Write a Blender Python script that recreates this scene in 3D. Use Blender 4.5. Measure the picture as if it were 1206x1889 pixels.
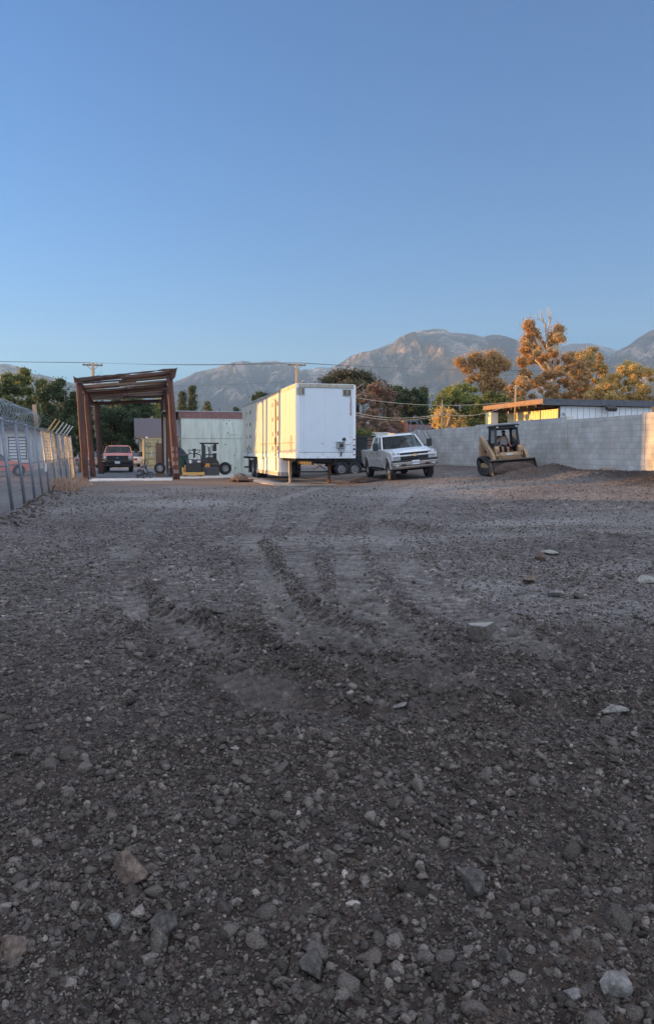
import bpy, bmesh, math, random
import numpy as np
from mathutils import Vector, Matrix, Euler
R = math.radians
scene = bpy.context.scene
for o in list(bpy.data.objects): bpy.data.objects.remove(o)
COL = scene.collection

# ------------------------------------------------------------------ camera
YAW = R(14.9); PITCH = R(4.7); CAMH = 1.5
FPX = 1364.0; PW, PH = 1206, 1889
cam_d = bpy.data.cameras.new('camera'); cam = bpy.data.objects.new('camera', cam_d); COL.objects.link(cam)
cam.location = (0, 0, CAMH); cam.rotation_euler = (math.pi/2 - PITCH, 0, -YAW)
cam_d.sensor_fit = 'VERTICAL'; cam_d.sensor_height = 36.0; cam_d.lens = 36.0*FPX/PH
cam_d.clip_start = 0.05; cam_d.clip_end = 30000
scene.camera = cam
CR = Euler((math.pi/2 - PITCH, 0, -YAW)).to_matrix()
CY, SY = math.cos(YAW), math.sin(YAW)

# ------------------------------------------------------------------ light
SUN_T = 0.72; SUN_EL = R(3.6)                     # sun stands towards (-1, SUN_T)
sh = Vector((-1, SUN_T, 0)).normalized()
sdir = Vector((sh.x*math.cos(SUN_EL), sh.y*math.cos(SUN_EL), math.sin(SUN_EL)))
ld = bpy.data.lights.new('sun', 'SUN'); ld.energy = 4.0; ld.angle = R(0.55); ld.color = (1.0, 0.51, 0.13)
sun = bpy.data.objects.new('sun', ld); COL.objects.link(sun)
sun.rotation_euler = sdir.to_track_quat('Z', 'Y').to_euler(); sun.location = (-20, 30, 30)
world = bpy.data.worlds.new("World"); scene.world = world; world.use_nodes = True
wn = world.node_tree; wn.nodes.clear()
sky = wn.nodes.new('ShaderNodeTexSky'); sky.sky_type = 'NISHITA'; sky.sun_disc = False
sky.sun_elevation = SUN_EL; sky.sun_rotation = math.atan2(sh.x, sh.y)
sky.altitude = 300; sky.air_density = 1.05; sky.dust_density = 0.25; sky.ozone_density = 4.9
bg = wn.nodes.new('ShaderNodeBackground'); bg.inputs[1].default_value = 0.15
wo = wn.nodes.new('ShaderNodeOutputWorld')
wn.links.new(sky.outputs[0], bg.inputs[0])
# unseen bright cloud added behind the viewer as fill light for the shaded yard
wt = wn.nodes.new('ShaderNodeTexCoord'); wd = wn.nodes.new('ShaderNodeVectorMath'); wd.operation = 'DOT_PRODUCT'
wd.inputs[1].default_value = (-.05, -.66, .75); wn.links.new(wt.outputs['Generated'], wd.inputs[0])
wz = wn.nodes.new('ShaderNodeTexNoise'); wz.inputs['Scale'].default_value = 3.0; wz.inputs['Detail'].default_value = 5; wn.links.new(wt.outputs['Generated'], wz.inputs['Vector'])
wa = wn.nodes.new('ShaderNodeMath'); wa.operation = 'MULTIPLY_ADD'; wa.inputs[1].default_value = .5; wn.links.new(wz.outputs[0], wa.inputs[0]); wn.links.new(wd.outputs['Value'], wa.inputs[2])
wm = wn.nodes.new('ShaderNodeMapRange'); wm.inputs[1].default_value = .15; wm.inputs[2].default_value = .75; wm.interpolation_type = 'SMOOTHSTEP'; wn.links.new(wa.outputs[0], wm.inputs[0])
cg = wn.nodes.new('ShaderNodeBackground'); cg.inputs[0].default_value = (.315, .32, .32, 1); wn.links.new(wm.outputs[0], cg.inputs[1])
ws = wn.nodes.new('ShaderNodeAddShader'); wn.links.new(bg.outputs[0], ws.inputs[0]); wn.links.new(cg.outputs[0], ws.inputs[1]); wn.links.new(ws.outputs[0], wo.inputs[0])
vs = scene.view_settings; vs.view_transform = 'Standard'; vs.look = 'None'; vs.gamma = 1; vs.exposure = 1.5
scene.cycles.max_bounces = 5; scene.cycles.diffuse_bounces = 3; scene.cycles.glossy_bounces = 3
scene.cycles.transparent_max_bounces = 24; scene.cycles.volume_bounces = 1
scene.cycles.use_denoising = True

# ------------------------------------------------------------------ where things stand
def CF(l, d): return (l*CY + d*SY, d*CY - l*SY)     # lateral / depth before the viewer -> plan x, y
def Wp(px, py, d):                                   # a point seen in direction px, py at depth d
    v = CR @ Vector(((px-603)/FPX, -(py-944.5)/FPX, -1.0))*d
    return Vector((v.x, v.y, v.z+CAMH))
def PX(px, X=None, Y=None):                          # plan position along a sight line
    a = math.atan((px-603)/FPX)+YAW
    return (X, X/math.tan(a)) if X is not None else (Y*math.tan(a), Y)
def G(px, py, z=0):
    v = CR @ Vector(((px-603)/FPX, -(py-944.5)/FPX, -1.0))
    t = (z-CAMH)/v.z
    return Vector((v.x*t, v.y*t, z))

def hsh(ix, iy, s):
    n = (ix.astype(np.int64)*374761393 + iy.astype(np.int64)*668265263 + s*2147483647) & 0xffffffff
    n = ((n ^ (n >> 13))*1274126177) & 0xffffffff
    n = (n ^ (n >> 16)) & 0xffffffff
    return n/4294967295.0
def vn(x, y, s=0):
    x = np.asarray(x, float); y = np.asarray(y, float)
    ix = np.floor(x); iy = np.floor(y); fx = x-ix; fy = y-iy
    fx = fx*fx*(3-2*fx); fy = fy*fy*(3-2*fy)
    a = hsh(ix, iy, s); b = hsh(ix+1, iy, s); c = hsh(ix, iy+1, s); d = hsh(ix+1, iy+1, s)
    return (a+(b-a)*fx)+((c+(d-c)*fx)-(a+(b-a)*fx))*fy
def fbm(x, y, o=4, s=0, g=.5):
    r = 0; a = 1; t = 0
    for k in range(o):
        r = r+a*vn(x*2**k+k*17.3, y*2**k-k*9.1, s+k); t += a; a *= g
    return r/t*2-1
def sst(a, b, x):
    t = np.clip((x-a)/(b-a), 0, 1); return t*t*(3-2*t)

def pl(pts): return np.array([[p.x, p.y] for p in (G(*q) for q in pts)])
def dist_poly(x, y, P):
    best = np.full(x.shape, 1e9); arc = np.zeros(x.shape); side = np.zeros(x.shape); acc = 0
    for a, b in zip(P[:-1], P[1:]):
        d = b-a; L = math.hypot(*d); u = d/L
        t = np.clip((x-a[0])*u[0]+(y-a[1])*u[1], 0, L)
        dx = x-(a[0]+u[0]*t); dy = y-(a[1]+u[1]*t); dd = np.hypot(dx, dy)
        m = dd < best
        best = np.where(m, dd, best); arc = np.where(m, acc+t, arc); side = np.where(m, dx*u[1]-dy*u[0], side); acc += L
    return best, arc, side
RIDGES = [(pl([(272,1085),(300,1125),(390,1158),(480,1190),(600,1255),(720,1290),(860,1312),(1010,1318),(1206,1300)]), .055, .085),
          (pl([(488,1000),(515,1050),(560,1105),(625,1150),(700,1178)]), .045, .09),
          (pl([(180,1150),(260,1170),(340,1210),(430,1235),(540,1240)]), .03, .09),
          (pl([(560,1210),(700,1220),(850,1235),(1000,1225)]), .025, .08),
          (pl([(700,965),(830,985),(1000,985),(1206,1000)]), .05, .35),
          (pl([(900,1335),(700,1375),(480,1380),(250,1400)]), .03, .16),
          (pl([(820,940),(960,935),(1206,945)]), .05, .3),
          (pl([(1206,1420),(1000,1395),(850,1400)]), .025, .13)]
RUTS = [(pl([(560,1288),(640,1312),(760,1335),(900,1338)]), -.06, .13),
        (pl([(530,1060),(575,1110),(640,1160)]), -.025, .15),
        (pl([(620,905),(560,960),(600,1010)]), -.02, .3)]
TRACKS = [(pl([(860,1360),(700,1262),(575,1180),(500,1090),(468,1000),(500,930),(600,895)]), .26),
          (pl([(720,1260),(640,1180),(560,1090),(545,1000),(590,940)]), .22),
          (pl([(520,1300),(360,1200),(250,1110),(230,1010),(330,930)]), .26),
          (pl([(1000,1210),(820,1120),(720,1020),(700,950),(760,905)]), .28),
          (pl([(640,1350),(450,1262),(330,1165),(300,1060)]), .24),
          (pl([(880,1300),(760,1210),(660,1110),(640,1000)]), .24)]
RBX, RBY = G(655, 1110).x, G(655, 1110).y
def ramp(x, y): return np.clip(x-8.6, 0, 9.5)*.094*sst(9, 22, y)*(1-sst(52, 80, y)*.3)
def gh(x, y, fine=True):
    x = np.asarray(x, float); y = np.asarray(y, float)
    h = ramp(x, y)
    r = np.hypot(x, y)
    near = 1-sst(60, 120, r)
    slab = sst(-3.2, -2.4, x)*(1-sst(13, 14, x))*sst(37, 38.4, y)
    slab = np.maximum(slab, sst(5.0, 5.6, x)*(1-sst(9.6, 10.2, x))*sst(31.0, 31.8, y))     # levelled by the paved parts
    n = fbm(x*.35, y*.35, 3, 5)*.035 + fbm(x*1.7, y*1.7, 3, 11)*.022*sst(.25, .75, vn(x*.3, y*.3, 3))
    h = h + n*near*(1-slab)
    # loose dirt windrow by the block wall and the spoil in front of the loader
    d = np.abs(x-15.4+.25*np.sin(y*.9)+.3*fbm(x*.6, y*.6, 2, 41))
    h = h + .22*np.exp(-(d/.75)**2)*sst(14, 17, y)*(1-sst(27, 30, y))*(.8+.5*vn(x*1.2, y*1.2, 8))
    h = h + .30*np.exp(-(((x-14.35)/1.25)**2+((y-24.75)/.85)**2))*(1+.3*fbm(x*3, y*3, 3, 9))
    # heaped earth along the fence foot
    h = h + .10*np.exp(-((x+2.55)/.35)**2)*(1-sst(30, 36, y))*(.5+1.0*vn(x*2, y*2, 21))
    if fine:
        lo = sst(30, 6, r) if False else (1-sst(14, 40, r))
        rid = 0; rut = 0
        for P, a, w in RIDGES:
            dd, arc, s = dist_poly(x, y, P)
            dd = dd+.06*fbm(x*4, y*4, 2, 33)
            rid = rid + 1.7*a*np.exp(-(dd/(w*.8))**2)*(.45+1.1*vn(x*7, y*7, 31))
        for P, a, w in RUTS:
            dd, arc, s = dist_poly(x, y, P); rut = rut + a*np.exp(-(dd/w)**2)
        tr = 0
        for P, w in TRACKS:
            dd, arc, s = dist_poly(x, y, P)
            m = (1-sst(w*.8, w, dd+.05*fbm(x*5, y*5, 2, 61)))*sst(.1, .45, vn(x*.9, y*.9, 77)+.15)
            tr = tr + .028*np.exp(-((dd-w-.03)/.05)**2)*(.3+1.1*vn(x*9, y*9, 63))+m*(np.clip(np.sin(arc*2*math.pi/.15), -.4, 1)*.026-.020)
        rib2 = np.sin((y+.12*x+.3*fbm(x*.5, y*.5, 2, 90))*2*math.pi/.16)*.016*np.maximum(sst(.42, .6, vn(x*.25+4, y*.12, 91))*.5, np.exp(-((x-RBX)/1.2)**2-((y-RBY)/2.0)**2)*1.2)*sst(5, 7, r)
        h = h + (rid+rut+tr+rib2)*lo*(1-slab)
        h = h + (np.abs(fbm(x*7, y*7, 3, 51))*.055 + fbm(x*24, y*24, 2, 53)*.012)*(1-sst(10, 30, r))*(1-slab)*(.4+.6*(1-sst(3, 7, r)))
    return h
def gz(x, y): return float(gh(np.array([x]), np.array([y]), False)[0])
def gzf(x, y): return float(gh(np.array([x]), np.array([y]), True)[0])

# ------------------------------------------------------------------ materials
M = {}
def nmat(name):
    m = bpy.data.materials.new(name); m.use_nodes = True; nt = m.node_tree
    b = nt.nodes['Principled BSDF']; M[name] = m; return m, nt, b
def N(nt, t, **k):
    n = nt.nodes.new(t)
    for a, v in k.items():
        if a.startswith('i_'):
            key = a[2:]; key = int(key) if key.isdigit() else key.replace('_', ' ')
            n.inputs[key].default_value = v
        else: setattr(n, a, v)
    return n
def L(nt, a, b): nt.links.new(a, b)
def mk(name, c, rough=.6, metal=0, var=.18, scale=6, bump=.0, coat=0, stretch=None, dirt=None, dscale=2.5, dth=(.5, .75), emit=None, spec=.5):
    """procedural paint / metal / wood: two noises modulate the colour, an optional dirt colour comes in patches"""
    c = [min(.86, q*1.3) for q in c]; dirt = [min(.8, q*1.3) for q in dirt] if dirt else None
    m, nt, b = nmat(name)
    tc = N(nt, 'ShaderNodeTexCoord'); mp = N(nt, 'ShaderNodeMapping')
    if stretch: mp.inputs['Scale'].default_value = stretch
    L(nt, tc.outputs['Object'], mp.inputs[0])
    n1 = N(nt, 'ShaderNodeTexNoise', i_Scale=scale, i_Detail=6.0, i_Roughness=.6); L(nt, mp.outputs[0], n1.inputs['Vector'])
    r = N(nt, 'ShaderNodeValToRGB')
    r.color_ramp.elements[0].position = .3; r.color_ramp.elements[1].position = .7
    r.color_ramp.elements[0].color = [x*(1-var) for x in c]+[1]; r.color_ramp.elements[1].color = [min(1, x*(1+var)) for x in c]+[1]
    L(nt, n1.outputs[0], r.inputs[0]); out = r.outputs[0]
    if dirt:
        n2 = N(nt, 'ShaderNodeTexNoise', i_Scale=dscale, i_Detail=8.0, i_Roughness=.65); L(nt, mp.outputs[0], n2.inputs['Vector'])
        r2 = N(nt, 'ShaderNodeValToRGB'); r2.color_ramp.elements[0].position = dth[0]; r2.color_ramp.elements[1].position = dth[1]
        mx = N(nt, 'ShaderNodeMixRGB'); mx.inputs[2].default_value = list(dirt)+[1]
        L(nt, n2.outputs[0], r2.inputs[0]); L(nt, r2.outputs[0], mx.inputs[0]); L(nt, out, mx.inputs[1]); out = mx.outputs[0]
    L(nt, out, b.inputs['Base Color'])
    b.inputs['Roughness'].default_value = rough; b.inputs['Metallic'].default_value = metal
    b.inputs['Specular IOR Level'].default_value = spec
    if coat: b.inputs['Coat Weight'].default_value = coat; b.inputs['Coat Roughness'].default_value = .08
    if bump:
        bp = N(nt, 'ShaderNodeBump', i_Strength=min(1, bump), i_Distance=.02)
        L(nt, n1.outputs[0], bp.inputs['Height']); L(nt, bp.outputs[0], b.inputs['Normal'])
    return m
def attr_mat(name, c0, c1, rough=.8, transl=0, bump=.5, bscale=40, spec=.3):
    """colour picked per piece through the mesh attribute 'tint' (r mixes two colours, g brightness)"""
    m, nt, b = nmat(name)
    at = N(nt, 'ShaderNodeAttribute', attribute_name='tint'); sp = N(nt, 'ShaderNodeSeparateColor')
    L(nt, at.outputs['Color'], sp.inputs[0])
    mx = N(nt, 'ShaderNodeMixRGB'); mx.inputs[1].default_value = list(c0)+[1]; mx.inputs[2].default_value = list(c1)+[1]
    L(nt, sp.outputs[0], mx.inputs[0])
    hs = N(nt, 'ShaderNodeHueSaturation'); L(nt, mx.outputs[0], hs.inputs['Color']); L(nt, sp.outputs[1], hs.inputs['Value'])
    out = hs.outputs[0]
    if bump:
        tc = N(nt, 'ShaderNodeTexCoord'); n1 = N(nt, 'ShaderNodeTexNoise', i_Scale=bscale, i_Detail=5.0); L(nt, tc.outputs['Object'], n1.inputs['Vector'])
        bp = N(nt, 'ShaderNodeBump', i_Strength=bump, i_Distance=.01); L(nt, n1.outputs[0], bp.inputs['Height']); L(nt, bp.outputs[0], b.inputs['Normal'])
        mv = N(nt, 'ShaderNodeMixRGB', blend_type='MULTIPLY', i_0=.85); cr = N(nt, 'ShaderNodeValToRGB')
        cr.color_ramp.elements[0].color = (.45, .45, .45, 1); cr.color_ramp.elements[1].color = (1.3, 1.3, 1.3, 1); cr.color_ramp.elements[0].position = .3; cr.color_ramp.elements[1].position = .7
        L(nt, n1.outputs[0], cr.inputs[0]); L(nt, out, mv.inputs[1]); L(nt, cr.outputs[0], mv.inputs[2]); out = mv.outputs[0]
    L(nt, out, b.inputs['Base Color']); b.inputs['Roughness'].default_value = rough; b.inputs['Specular IOR Level'].default_value = spec
    if transl:
        tr = N(nt, 'ShaderNodeBsdfTranslucent'); ms = N(nt, 'ShaderNodeMixShader'); ms.inputs[0].default_value = transl
        L(nt, out, tr.inputs[0]); L(nt, b.outputs[0], ms.inputs[1]); L(nt, tr.outputs[0], ms.inputs[2])
        L(nt, ms.outputs[0], nt.nodes['Material Output'].inputs['Surface'])
    return m

# ------------------------------------------------------------------ object helpers
def tag(o, label=None, cat=None, group=None, kind=None):
    if label: o['label'] = label
    if cat: o['category'] = cat
    if group: o['group'] = group
    if kind: o['kind'] = kind
    return o
def thing(name, label, cat, loc=(0, 0, 0), rz=0, group=None, rx=0, ry=0):
    o = bpy.data.objects.new(name, None); COL.objects.link(o); o.location = loc; o.rotation_euler = (rx, ry, rz)
    o.empty_display_size = .2
    return tag(o, label, cat, group)
def mesh_np(name, V, F, mat=None, parent=None, tint=None, smooth=False, attrs=None):
    """V (n,3), F (m,k) all the same k, tint per-vertex (n,4)"""
    V = np.asarray(V, np.float32); F = np.asarray(F, np.int32); k = F.shape[1]
    me = bpy.data.meshes.new(name); me.vertices.add(len(V)); me.vertices.foreach_set('co', V.ravel())
    me.loops.add(F.size); me.loops.foreach_set('vertex_index', F.ravel())
    me.polygons.add(len(F)); me.polygons.foreach_set('loop_start', np.arange(0, F.size, k, dtype=np.int32))
    try: me.polygons.foreach_set('loop_total', np.full(len(F), k, np.int32))
    except Exception: pass
    me.update(calc_edges=True)
    if tint is not None:
        a = me.color_attributes.new('tint', 'FLOAT_COLOR', 'POINT'); a.data.foreach_set('color', np.asarray(tint, np.float32).ravel())
    for an, av in (attrs or {}).items():
        a = me.attributes.new(an, 'FLOAT', 'POINT'); a.data.foreach_set('value', np.asarray(av, np.float32).ravel())
    if smooth: me.polygons.foreach_set('use_smooth', np.ones(len(F), bool))
    if mat: me.materials.append(M[mat] if isinstance(mat, str) else mat)
    o = bpy.data.objects.new(name, me); COL.objects.link(o)
    if parent: o.parent = parent
    return o
class MB:
    def __init__(s): s.v = []; s.f = []
    def add(s, vs, fs):
        n = len(s.v); s.v += [tuple(v) for v in vs]; s.f += [tuple(i+n for i in f) for f in fs]; return s
    def box(s, c, d, rot=None):
        hx, hy, hz = d[0]/2, d[1]/2, d[2]/2
        P = [Vector((x, y, z)) for x in (-hx, hx) for y in (-hy, hy) for z in (-hz, hz)]
        if rot: m = Euler(rot).to_matrix(); P = [m @ p for p in P]
        c = Vector(c)
        return s.add([p+c for p in P], [(0, 1, 3, 2), (4, 6, 7, 5), (0, 4, 5, 1), (2, 3, 7, 6), (0, 2, 6, 4), (1, 5, 7, 3)])
    def bb(s, x0, x1, y0, y1, z0, z1): return s.box(((x0+x1)/2, (y0+y1)/2, (z0+z1)/2), (x1-x0, y1-y0, z1-z0))
    def hexa(s, P): return s.add(P, [(0, 3, 2, 1), (4, 5, 6, 7), (0, 1, 5, 4), (1, 2, 6, 5), (2, 3, 7, 6), (3, 0, 4, 7)])
    def prism(s, poly, a0, a1, ax='y'):
        """polygon in the plane normal to ax, from a0 to a1"""
        def P(p, a): return (p[0], a, p[1]) if ax == 'y' else ((a, p[0], p[1]) if ax == 'x' else (p[0], p[1], a))
        n = len(poly)
        return s.add([P(p, a0) for p in poly]+[P(p, a1) for p in poly],
                     [tuple(range(n))[::-1], tuple(range(n, 2*n))]+[(i, (i+1) % n, n+(i+1) % n, n+i) for i in range(n)])
    def tube(s, pts, r, n=8, cap=True):
        pts = [Vector(p) for p in pts]; rs = r if isinstance(r, (list, tuple)) else [r]*len(pts)
        vs = []; fs = []; up = None
        for i, p in enumerate(pts):
            t = (pts[min(i+1, len(pts)-1)]-pts[max(i-1, 0)]).normalized()
            if up is None: up = Vector((0, 0, 1)) if abs(t.z) < .9 else Vector((1, 0, 0))
            a = t.cross(up)
            if a.length < 1e-4: a = t.cross(Vector((0, 1, .01)))
            a.normalize(); b = t.cross(a).normalized(); up = a.cross(t)
            for k in range(n):
                g = 2*math.pi*k/n; vs.append(p+(a*math.cos(g)+b*math.sin(g))*rs[i])
        for i in range(len(pts)-1):
            for k in range(n):
                fs.append((i*n+k, i*n+(k+1) % n, (i+1)*n+(k+1) % n, (i+1)*n+k))
        if cap: fs += [tuple(range(n))[::-1], tuple(range((len(pts)-1)*n, len(pts)*n))]
        return s.add(vs, fs)
    def lathe(s, prof, c=(0, 0, 0), ax='y', n=24):
        """profile of (radius, along) turned about ax through c"""
        vs = []; fs = []; m = len(prof)
        for k in range(n):
            g = 2*math.pi*k/n; cg, sg = math.cos(g), math.sin(g)
            for r, a in prof:
                p = (r*cg, a, r*sg) if ax == 'y' else ((a, r*cg, r*sg) if ax == 'x' else (r*cg, r*sg, a))
                vs.append((p[0]+c[0], p[1]+c[1], p[2]+c[2]))
        for k in range(n):
            for j in range(m-1):
                fs.append((k*m+j, k*m+j+1, ((k+1) % n)*m+j+1, ((k+1) % n)*m+j))
        return s.add(vs, fs)
    def ell(s, c, r, n=12, m=8):
        vs = []; fs = []
        for j in range(m+1):
            t = math.pi*j/m
            for k in range(n):
                g = 2*math.pi*k/n; vs.append((c[0]+r[0]*math.sin(t)*math.cos(g), c[1]+r[1]*math.sin(t)*math.sin(g), c[2]+r[2]*math.cos(t)))
        for j in range(m):
            for k in range(n): fs.append((j*n+k, j*n+(k+1) % n, (j+1)*n+(k+1) % n, (j+1)*n+k))
        return s.add(vs, fs)
    def build(s, name, mat, parent=None, bevel=0, smooth=False, label=None, seg=2):
        me = bpy.data.meshes.new(name); me.from_pydata(s.v, [], s.f)
        bm = bmesh.new(); bm.from_mesh(me); bmesh.ops.remove_doubles(bm, verts=bm.verts, dist=1e-5)
        bmesh.ops.recalc_face_normals(bm, faces=bm.faces); bm.to_mesh(me); bm.free()
        me.materials.append(M[mat])
        if smooth: me.polygons.foreach_set('use_smooth', np.ones(len(me.polygons), bool))
        o = bpy.data.objects.new(name, me); COL.objects.link(o)
        if parent: o.parent = parent
        if bevel:
            b = o.modifiers.new('bevel', 'BEVEL'); b.width = bevel; b.segments = seg; b.limit_method = 'ANGLE'; b.angle_limit = R(35)
        if label: o['label'] = label
        return o
def part(name, mat, parent, boxes, bevel=0, **k):
    m = MB()
    for b in boxes: m.bb(*b)
    return m.build(name, mat, parent, bevel, **k)
def copy_tree(o, parent=None):
    c = o.copy(); COL.objects.link(c); c.parent = parent
    for ch in [x for x in bpy.data.objects if x.parent == o]: copy_tree(ch, c)
    return c
def text(name, body, size, mat, parent, loc, rot, depth=.004, sx=1):
    cu = bpy.data.curves.new(name, 'FONT'); cu.body = body; cu.size = size; cu.extrude = depth; cu.align_x = 'CENTER'; cu.align_y = 'CENTER'
    t = bpy.data.objects.new(name, cu); COL.objects.link(t)
    dg = bpy.context.evaluated_depsgraph_get(); me = bpy.data.meshes.new_from_object(t.evaluated_get(dg)); bpy.data.objects.remove(t)
    me.materials.clear(); me.materials.append(M[mat])
    o = bpy.data.objects.new(name, me); COL.objects.link(o); o.parent = parent; o.location = loc; o.rotation_euler = rot; o.scale = (sx, 1, 1)
    return o
rng = np.random.default_rng(7)
# ================================================================== MATERIALS
mk('white_paint', (.72, .74, .76), .45, 0, .05, 3, dirt=(.36, .33, .28), dscale=1.3, dth=(.6, .95))
mk('trailer_side', (.50, .49, .43), .38, 0, .05, 2.2, .05, stretch=(1, 1, .25), dirt=(.42, .36, .28), dscale=2.0, dth=(.55, .9))
mk('trailer_nose', (.52, .56, .60), .42, 0, .035, 1.5, dirt=(.40, .40, .40), dscale=1.1, dth=(.66, 1.0))
mk('rail_metal', (.34, .30, .25), .55, .3, .2, 4, dirt=(.16, .13, .10), stretch=(1, 1, .3))
mk('white_rail', (.58, .60, .62), .5, 0, .1, 6, dirt=(.22, .17, .13), dscale=3.5, dth=(.55, .78))
mk('grey_skirt', (.26, .27, .28), .5, .3, .12, 5)
mk('seam', (.16, .145, .13), .7)
mk('black_steel', (.022, .022, .024), .55, .2, .3, 7, dirt=(.10, .075, .055), dscale=3, dth=(.55, .85))
mk('rust_steel', (.16, .075, .045), .8, .2, .35, 9, .3)
mk('tyre', (.028, .028, .03), .85, 0, .25, 12, .3, dirt=(.11, .095, .08), dscale=4, dth=(.5, .8))
mk('hub_metal', (.30, .30, .31), .45, .6, .2, 8, dirt=(.12, .10, .08))
mk('truck_white', (.74, .77, .80), .22, 0, .03, 2, coat=.7)
mk('truck_red', (.68, .20, .15), .3, 0, .06, 2, coat=.5)
mk('black_plastic', (.02, .021, .024), .45, 0, .2, 10)
mk('glass_dark', (.02, .028, .035), .06, 0, .05, 2, spec=.8)
mk('chrome', (.62, .62, .64), .12, 1, .05, 3)
mk('bumper_grey', (.30, .27, .25), .3, .5, .12, 5)
mk('bar_metal', (.62, .63, .65), .35, .35, .04, 4)
mk('gold', (.55, .45, .24), .3, .6)
mk('badge_blue', (.02, .06, .22), .25)
mk('lamp_glass', (.38, .40, .42), .1, .2, .15, 14)
mk('amber_glass', (.55, .24, .06), .15, 0, .1, 8)
mk('plate_white', (.62, .64, .66), .5)
mk('ink_blue', (.03, .04, .14), .6)
mk('ink_red', (.22, .03, .05), .6)
mk('seat_grey', (.045, .045, .05), .9)
mk('log_wood', (.105, .046, .037), .85, 0, .45, 5, .5, stretch=(1, 1, .12), dirt=(.05, .028, .022), dscale=3, dth=(.45, .7))
mk('log_wood_flat', (.105, .055, .043), .85, 0, .45, 5, .5, stretch=(.15, 1, 1), dirt=(.05, .03, .025), dscale=3, dth=(.45, .7))
mk('plank_wood', (.20, .135, .10), .85, 0, .5, 6, .4, stretch=(.18, 2, 1), dirt=(.06, .04, .03), dscale=2.5, dth=(.42, .68))
mk('plank_pale', (.5, .44, .38), .85, 0, .4, 6, .4, stretch=(.18, 2, 1), dirt=(.09, .07, .06), dscale=2.5)
mk('board_brown', (.17, .095, .06), .8, 0, .35, 6, .3, stretch=(.3, 1, 2))
mk('band_grey', (.20, .15, .145), .7, 0, .3, 18)
mk('concrete', (.60, .58, .55), .9, 0, .12, 3, .3, dirt=(.24, .22, .20), dscale=1.2, dth=(.5, .8))
mk('concrete_old', (.42, .37, .32), .92, 0, .2, 2, .3, dirt=(.13, .11, .095), dscale=.9, dth=(.42, .7))
mk('asphalt_far', (.15, .15, .155), .92, 0, .2, 2, .2, dirt=(.09, .085, .08), dscale=.5)
mk('galv', (.20, .215, .24), .5, .55, .15, 10)
mk('galv_wire', (.24, .26, .29), .45, .5, .15, 10)
mk('pale_metal', (.42, .40, .35), .6, .3, .2, 8)
mk('green_wall', (.60, .64, .56), .75, 0, .1, 3, .1, stretch=(1.5, 1, .25), dirt=(.27, .31, .27), dscale=2.2, dth=(.5, .85))
mk('fascia_red', (.23, .12, .11), .8, 0, .25, 5, dirt=(.13, .07, .06))
mk('roof_edge', (.33, .33, .34), .7)
mk('dark_trim', (.045, .036, .032), .7)
mk('tan_steel', (.42, .32, .15), .6, 0, .14, 4, dirt=(.26, .17, .09), dscale=3, dth=(.55, .8))
mk('shingle', (.115, .092, .095), .95, 0, .35, 30, .4)
mk('shingle_brown', (.15, .07, .055), .95, 0, .3, 20, .4)
mk('stucco', (.42, .36, .29), .9, 0, .08, 6, .1)
mk('stucco_white', (.62, .60, .56), .9, 0, .07, 4, .1)
mk('chimney_brick', (.42, .14, .07), .85, 0, .3, 18, .3)
mk('yellow_wall', (.62, .54, .30), .7, 0, .07, 4, stretch=(1, 1, .3))
mk('panel_white', (.66, .68, .72), .6, 0, .05, 4)
mk('fascia_brown', (.20, .125, .085), .8, 0, .2, 4)
mk('fascia_dark', (.085, .085, .095), .7, 0, .2, 4)
mk('machine_tan', (.33, .205, .11), .5, 0, .16, 5, dirt=(.24, .17, .11), dscale=3, dth=(.5, .8))
mk('machine_black', (.026, .027, .03), .6, 0, .25, 9, dirt=(.10, .085, .07), dscale=3, dth=(.52, .85))
mk('rubber', (.035, .035, .038), .85, 0, .2, 10, .2, dirt=(.12, .10, .085), dscale=4, dth=(.5, .8))
mk('bucket_steel', (.10, .085, .075), .55, .5, .3, 6, dirt=(.12, .08, .06))
mk('dirt_pile', (.075, .048, .037), .98, 0, .4, 14, .8, dirt=(.06, .045, .04), dscale=9)
mk('fork_yellow', (.48, .30, .10), .5, 0, .12, 6, dirt=(.3, .2, .1), dth=(.6, .9))
mk('fork_orange', (.62, .27, .08), .5, 0, .12, 6)
mk('fork_black', (.024, .024, .028), .45, 0, .2, 8)
mk('fork_grey', (.055, .055, .065), .5, 0, .2, 8)
mk('sticker', (.6, .62, .64), .5, 0, .2, 30)
mk('bin_green', (.012, .05, .04), .5, 0, .2, 6)
mk('tarp_dark', (.018, .02, .028), .6, 0, .3, 8, .2)
mk('skin', (.36, .19, .125), .6, 0, .08, 12)
mk('hair', (.022, .016, .012), .8, 0, .3, 30)
mk('shirt_grey', (.24, .24, .24), .9, 0, .1, 12)
mk('cloth_dark', (.04, .042, .05), .9, 0, .2, 12)
mk('sock_white', (.7, .7, .7), .9)
mk('shoe', (.03, .03, .03), .8)
mk('pole_wood', (.36, .23, .13), .85, 0, .3, 5, stretch=(1, 1, .1))
mk('wire_dark', (.09, .09, .1), .6)
mk('wire_pale', (.35, .31, .25), .6)
mk('bark', (.20, .15, .11), .9, 0, .4, 8, .4, stretch=(1, 1, .2))
mk('bark_pale', (.42, .33, .24), .85, 0, .3, 8, .3, stretch=(1, 1, .2))
mk('bark_dark', (.075, .05, .04), .9, 0, .4, 8, .4, stretch=(1, 1, .2))
attr_mat('leaf_dark', (.045, .075, .040), (.115, .14, .06), .75, .25, 0)
attr_mat('leaf_green', (.085, .12, .04), (.26, .26, .09), .7, .45, 0)
attr_mat('leaf_lime', (.17, .21, .06), (.44, .40, .13), .7, .3, 0)
attr_mat('leaf_rust', (.50, .31, .15), (.68, .49, .25), .75, .5, 0)
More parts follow.
